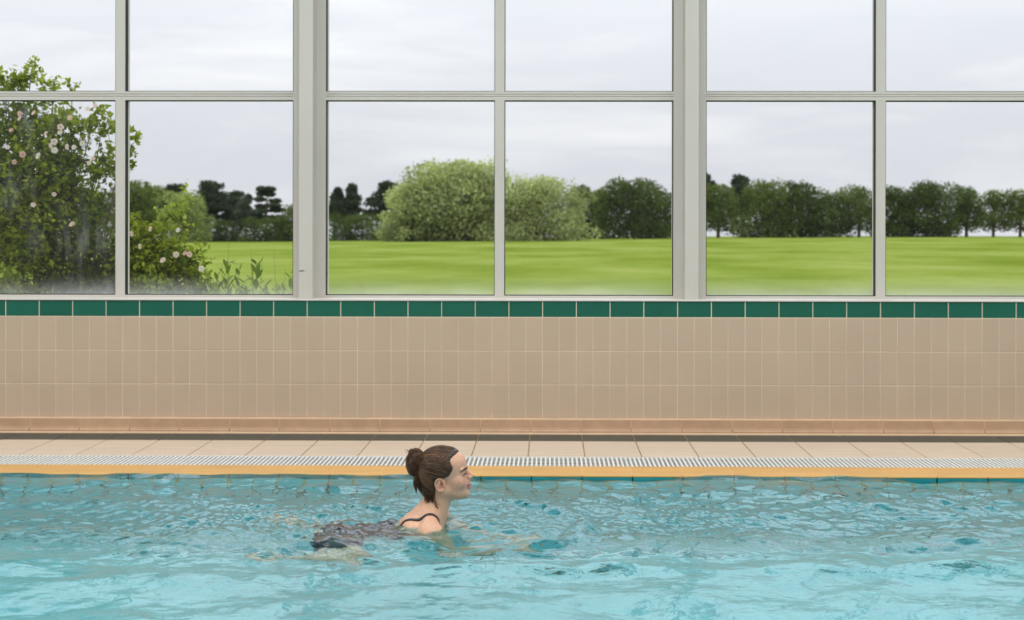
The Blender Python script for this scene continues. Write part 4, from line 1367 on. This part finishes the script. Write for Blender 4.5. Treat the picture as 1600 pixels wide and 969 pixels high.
# --- eyes
def eye_mat():
    m, nt, out = new_mat('eye')
    p = N(nt, 'ShaderNodeBsdfPrincipled', inp={'Roughness': 0.15})
    tc = N(nt, 'ShaderNodeTexCoord')
    sx = N(nt, 'ShaderNodeSeparateXYZ')
    L(nt, tc.outputs['Object'], sx.inputs[0])
    r = ramp(nt, [(0.0, (0.55, 0.50, 0.46, 1)), (0.0098, (0.55, 0.50, 0.46, 1)), (0.0102, (0.05, 0.035, 0.025, 1)), (0.0116, (0.05, 0.035, 0.025, 1)), (0.0119, (0.004, 0.004, 0.004, 1))])
    ml = N(nt, 'ShaderNodeMath', operation='MULTIPLY', inp={1: 1.0})
    L(nt, sx.outputs['X'], ml.inputs[0])
    L(nt, ml.outputs[0], r.inputs[0])
    L(nt, r.outputs[0], p.inputs['Base Color'])
    L(nt, p.outputs[0], out.inputs[0])
    return m
M['eye'] = eye_mat()
def ball(r, nu=20, nv=12):
    v = []; f = []
    for j in range(nv + 1):
        ph = math.pi * j / nv
        for i in range(nu):
            a = 2 * math.pi * i / nu
            v.append((r * math.cos(ph), r * math.sin(ph) * math.cos(a), r * math.sin(ph) * math.sin(a)))
    for j in range(nv):
        for i in range(nu):
            f.append((j * nu + i, j * nu + (i + 1) % nu, (j + 1) * nu + (i + 1) % nu, (j + 1) * nu + i))
    return mesh_from('eye', v, f, True, M['eye'])
me_eye = ball(0.0123)
for s in (1, -1):
    o = link('eye', me_eye, person, (0.0782, s * 0.0300, 0.0430))
    o.rotation_euler = (0, R(6), R(-6) * s)

# --- hair
def hair_mat():
    m, nt, out = new_mat('brown_hair')
    p = N(nt, 'ShaderNodeBsdfPrincipled', inp={'Roughness': 0.38})
    p.inputs['Specular IOR Level'].default_value = 0.5
    at = N(nt, 'ShaderNodeAttribute', attribute_name='col')
    L(nt, at.outputs['Color'], p.inputs['Base Color'])
    L(nt, p.outputs[0], out.inputs[0])
    return m
M['hair'] = hair_mat()
hz = np.array([-120, -60, -40, -24, -5, 14, 24, 30, 33, 38, 52, 64, 74, 84, 94, 104, 112, 120, 128, 134, 142, 175.0])
hx = np.array([-60, -42, -34, -31, -32, -31, -27, -10, 14, 24, 34, 40, 42, 38, 33, 30, 34, 42, 54, 62, 68, 72.0])
def hairline(z):
    return np.interp(z, hz, hx)
Zs = Bd.a[2][None, None, :]
Xs = Bd.a[0][:, None, None]
Ys = Bd.a[1][None, :, None]
# ellipsoid of the skull alone, so that ears do not drag the cap outwards
sk = Field(gx[(gx > -130) & (gx < 140)], gy[(gy > -100) & (gy < 100)], gz[(gz > -130) & (gz < 176)])
sk.ell((-14, 0, 66), (94, 73, 82), 8)
sk.ell((34, 0, 80), (61, 60, 56), 18)
sk.ell((44, 0, 8), (54, 56, 72), 22)
sk.cone((-18, 0, -14), (-44, 0, -128), 58, 60, 22, sy=1.06)
sk.ell((-40, 0, 10), (62, 60, 62), 24)
hX, hY, hZ = sk.a[0][:, None, None], sk.a[1][None, :, None], sk.a[2][None, None, :]
limit = hX - np.interp(hZ, hz, hx) + 0 * hY
nape = -(hZ + 56 + 0.25 * (hX + 60)) + 0 * hY
groove = 0.9 * np.sin(hZ * 0.55 + 0.12 * hX + 1.2 * np.sin(hX * 0.06)) * np.clip((np.abs(hY) + 10) / 40, 0, 1)
cap = np.maximum(np.maximum(sk.F - (6.5 - np.clip((hX - np.interp(hZ, hz, hx) + 14) / 14, 0, 1) * 5.0) - groove, limit * 0.8), nape)
CV, CQ = surface_nets(cap.astype(np.float32), sk.a)
CV = smooth_mesh(CV, CQ, 1, 0.4)
hr = np.random.default_rng(21)
HA, HB = np.array([0.016, 0.0085, 0.005]), np.array([0.165, 0.070, 0.028])
ccol = HA + (HB - HA) * np.clip(0.16 + 0.10 * hr.normal(size=(len(CV), 1)), 0, 1)
hair = link('hair', mesh_np('hair', to_world(CV), CQ, True, M['hair'], ccol), person)

def strands(paths, radii, cols, name, parent, sides=4):
    """paths (n, m, 3) mm -> one mesh of thin tapering tubes"""
    n, m, _ = paths.shape
    T = unit(np.gradient(paths, axis=1))
    ref = np.array([0.13, 0.97, 0.21])
    U = unit(np.cross(T, ref)); W = np.cross(T, U)
    rings = []
    tt = np.linspace(0, 1, m)
    prof = np.clip(np.minimum(0.45 + tt * 6, 0.25 + (1 - tt) * 5), 0, 1)[None, :, None]
    for k in range(sides):
        a = 2 * math.pi * k / sides
        rings.append(paths + (U * math.cos(a) + W * math.sin(a)) * radii[:, None, None] * prof)
    V = np.stack(rings, 2)
    Iv = np.arange(n * m * sides).reshape(n, m, sides)
    Q = []
    for k in range(sides):
        k2 = (k + 1) % sides
        Q.append(np.stack([Iv[:, :-1, k], Iv[:, :-1, k2], Iv[:, 1:, k2], Iv[:, 1:, k]], -1).reshape(-1, 4))
    C = np.repeat(cols, m * sides, axis=0)
    return link(name, mesh_np(name, to_world(V.reshape(-1, 3)), np.concatenate(Q), True, M['hair'], C), parent)

BUN = np.array([-119.0, 0.0, 84.0]); BR = np.array([40.0, 47.0, 56.0])
# combed strands from the hairline back to the bun
ns, mseg = 900, 16
zz = hr.uniform(-40, 146, ns)
side = np.where(hr.uniform(size=ns) < 0.5, -1.0, 1.0)
x0 = hairline(zz) - 1.5
# start on the skull surface at that x and z
ysr = np.linspace(95, 0, 120)
y0 = np.zeros(ns)
for i in range(ns):
    v = sk.sample(np.stack([np.full(120, x0[i]), ysr, np.full(120, zz[i])], -1))
    h = np.argmax(v < 2.0) if (v < 2.0).any() else 119
    y0[i] = ysr[h] * side[i]
top = zz > 128
y0[top] = hr.uniform(-1, 1, top.sum()) * np.maximum(np.abs(y0[top]), 12)
start = np.stack([x0, y0, zz], -1)
end = BUN + np.stack([np.full(ns, 30.0), np.sign(y0) * hr.uniform(2, 26, ns), (zz - 60) * 0.22 + hr.normal(size=ns) * 8], -1)
t = np.linspace(0, 1, mseg)[None, :, None]
P = start[:, None] * (1 - t) + end[:, None] * t
P[:, :, 2] += np.sin(np.pi * t[:, :, 0]) * (6 + 0.05 * (zz[:, None] - 40))
lift = hr.uniform(4.0, 8.5, ns)[:, None] * np.clip(0.25 + 4 * t[:, :, 0], 0, 1)
fl = P.reshape(-1, 3)
for _ in range(5):
    v = sk.sample(fl); gdir = sk.grad(fl)
    fl = fl + gdir * (lift.reshape(-1) - v)[:, None] * 0.8
P = fl.reshape(ns, mseg, 3)
def hcols(n, lo, hi):
    return HA + (HB - HA) * (lo + (hi - lo) * hr.uniform(0, 1, (n, 1)) ** 1.6)
tag(strands(P, hr.uniform(0.9, 1.7, ns), hcols(ns, 0.10, 1.0), 'hair_strands', hair), kind='stuff')
# the bun: loops wound round its core
core_v = ball(1.0, 28, 18)
bun_me = bpy.data.meshes.new('bun')
bv = np.array([v.co[:] for v in core_v.vertices]) * (BR - 6) + BUN
bq = [tuple(p.vertices) for p in core_v.polygons]
bun = link('bun', mesh_from('bun', to_world(bv), bq, True, M['hair']), hair)
a_ = bun.data.color_attributes.new('col', 'FLOAT_COLOR', 'POINT')
a_.data.foreach_set('color', np.tile(np.array([0.020, 0.010, 0.006, 1.0], np.float32), (len(bv), 1)).ravel())
nb, mb_ = 330, 22
ax_ = unit(hr.normal(size=(nb, 3)) * np.array([0.6, 1.0, 0.5]) + np.array([0.2, 0.9, 0.1]) * np.where(hr.uniform(size=(nb, 1)) < 0.75, 1, 0))
u_ = unit(np.cross(ax_, hr.normal(size=(nb, 3)))); w_ = np.cross(ax_, u_)
ph = hr.uniform(0, 6.28, (nb, 1)) + np.linspace(0, 1, mb_)[None] * hr.uniform(1.8, 4.2, (nb, 1))
offc = hr.uniform(-0.85, 0.85, (nb, 1))
rad = np.sqrt(1 - offc ** 2) * (0.93 + 0.12 * hr.uniform(size=(nb, 1))) * (1 + 0.05 * np.sin(ph * 2.3 + 1))
PB_ = (ax_[:, None] * offc[:, :, None] + (u_[:, None] * np.cos(ph)[:, :, None] + w_[:, None] * np.sin(ph)[:, :, None]) * rad[:, :, None]) * BR + BUN
tag(strands(PB_, hr.uniform(0.9, 2.0, nb), hcols(nb, 0.12, 1.25), 'bun_strands', bun), kind='stuff')
# escaped curls on top of the bun, damp ends below it and wisps on the neck
def curve(p0, p1, bend, n=12):
    t = np.linspace(0, 1, n)[:, None]
    return np.array(p0) * (1 - t) + np.array(p1) * t + np.sin(math.pi * t) * np.array(bend)
loose = []
for i in range(34):
    a = hr.uniform(-0.9, 0.9)
    b0 = BUN + np.array([20 * math.sin(a * 2) - 5, hr.uniform(-30, 10), 44 + hr.uniform(-8, 4)])
    loose.append(curve(b0, b0 + np.array([hr.uniform(-22, 22), hr.uniform(-10, 10), hr.uniform(-4, 9)]), (0, 0, hr.uniform(5, 13))))
for i in range(60):
    b0 = np.array([-104 + hr.uniform(-14, 16), hr.uniform(-42, 6), 40 + hr.uniform(-6, 8)])
    e = np.array([-114 + hr.uniform(-3, 4), -30 + hr.uniform(-8, 6), -40 + hr.uniform(-8, 22)]) if i % 2 else np.array([-94 + hr.uniform(-4, 6), -34 + hr.uniform(-8, 6), -38 + hr.uniform(-6, 20)])
    loose.append(curve(b0, e, (-8 + hr.uniform(-3, 3), -4, 4)))
for i in range(70):
    b0 = np.array([-70 + hr.uniform(-22, 30), -58 + hr.uniform(-4, 8), -20 + hr.uniform(-20, 10)])
    e = np.array([-58 + hr.uniform(-22, 20), -52 + hr.uniform(-4, 6), -62 + hr.uniform(-16, 8)])
    loose.append(curve(b0, e, (3, -5, 0)))
for i in range(10):
    b0 = np.array([-36 + hr.uniform(-6, 4), -62, -34 + hr.uniform(-8, 8)])
    e = np.array([-20 + hr.uniform(-6, 5), -58, -96 + hr.uniform(-12, 16)])
    loose.append(curve(b0, e, (-5, -6, 0)))
for i in range(0):
    b0 = np.array([34 + hr.uniform(-6, 8), -60 + hr.uniform(-2, 6), 40 + hr.uniform(-14, 40)])
    loose.append(curve(b0, b0 + np.array([hr.uniform(-4, 9), -2, hr.uniform(-14, -4)]), (2, -1.5, 0)))
loose = np.array(loose)
# keep the wisps on the skin
fl = loose.reshape(-1, 3)
v = sk.sample(fl)
inside = (v < 2.0)
g_ = sk.grad(fl)
fl = np.where(inside[:, None], fl + g_ * (2.5 - v)[:, None], fl)
loose = fl.reshape(loose.shape)
tag(strands(loose, hr.uniform(0.5, 1.3, len(loose)), hcols(len(loose), 0.05, 0.8), 'loose_strands', hair), kind='stuff')
# brows and lashes
for s in (1, -1):
    br_ = []
    for i in range(90):
        u = i / 89
        p = np.array([97 - 17 * u ** 1.4, s * (12 + 33 * u), 65 + 2.5 * math.sin(math.pi * min(1, u * 1.2)) - 5.0 * u])
        p = p + hr.normal(size=3) * np.array([0.4, 0.4, 1.1])
        v = Bd.sample(p[None]); gg = Bd.grad(p[None])[0]
        p = p + gg * (1.0 - v[0])
        br_.append(curve(p, p + np.array([-3.4, s * 5.0, 1.0 - 1.5 * u]), gg * 0.6, 4))
    strands(np.array(br_), np.full(90, 0.85), np.tile(np.array([[0.045, 0.024, 0.015]]), (90, 1)), 'eyebrow', person)
    la = []
    for i in range(24):
        u = i / 23
        p = np.array([92.2 - 7.5 * u ** 1.6, s * (22 + 21 * u), 46.0 - 0.8 * u])
        la.append(curve(p, p + np.array([6.5, s * (1.0 + 3 * u), -0.6]), (0.0, 0, -1.0), 5))
    strands(np.array(la), np.full(24, 0.6), np.tile(np.array([[0.012, 0.008, 0.006]]), (24, 1)), 'eyelash', person)
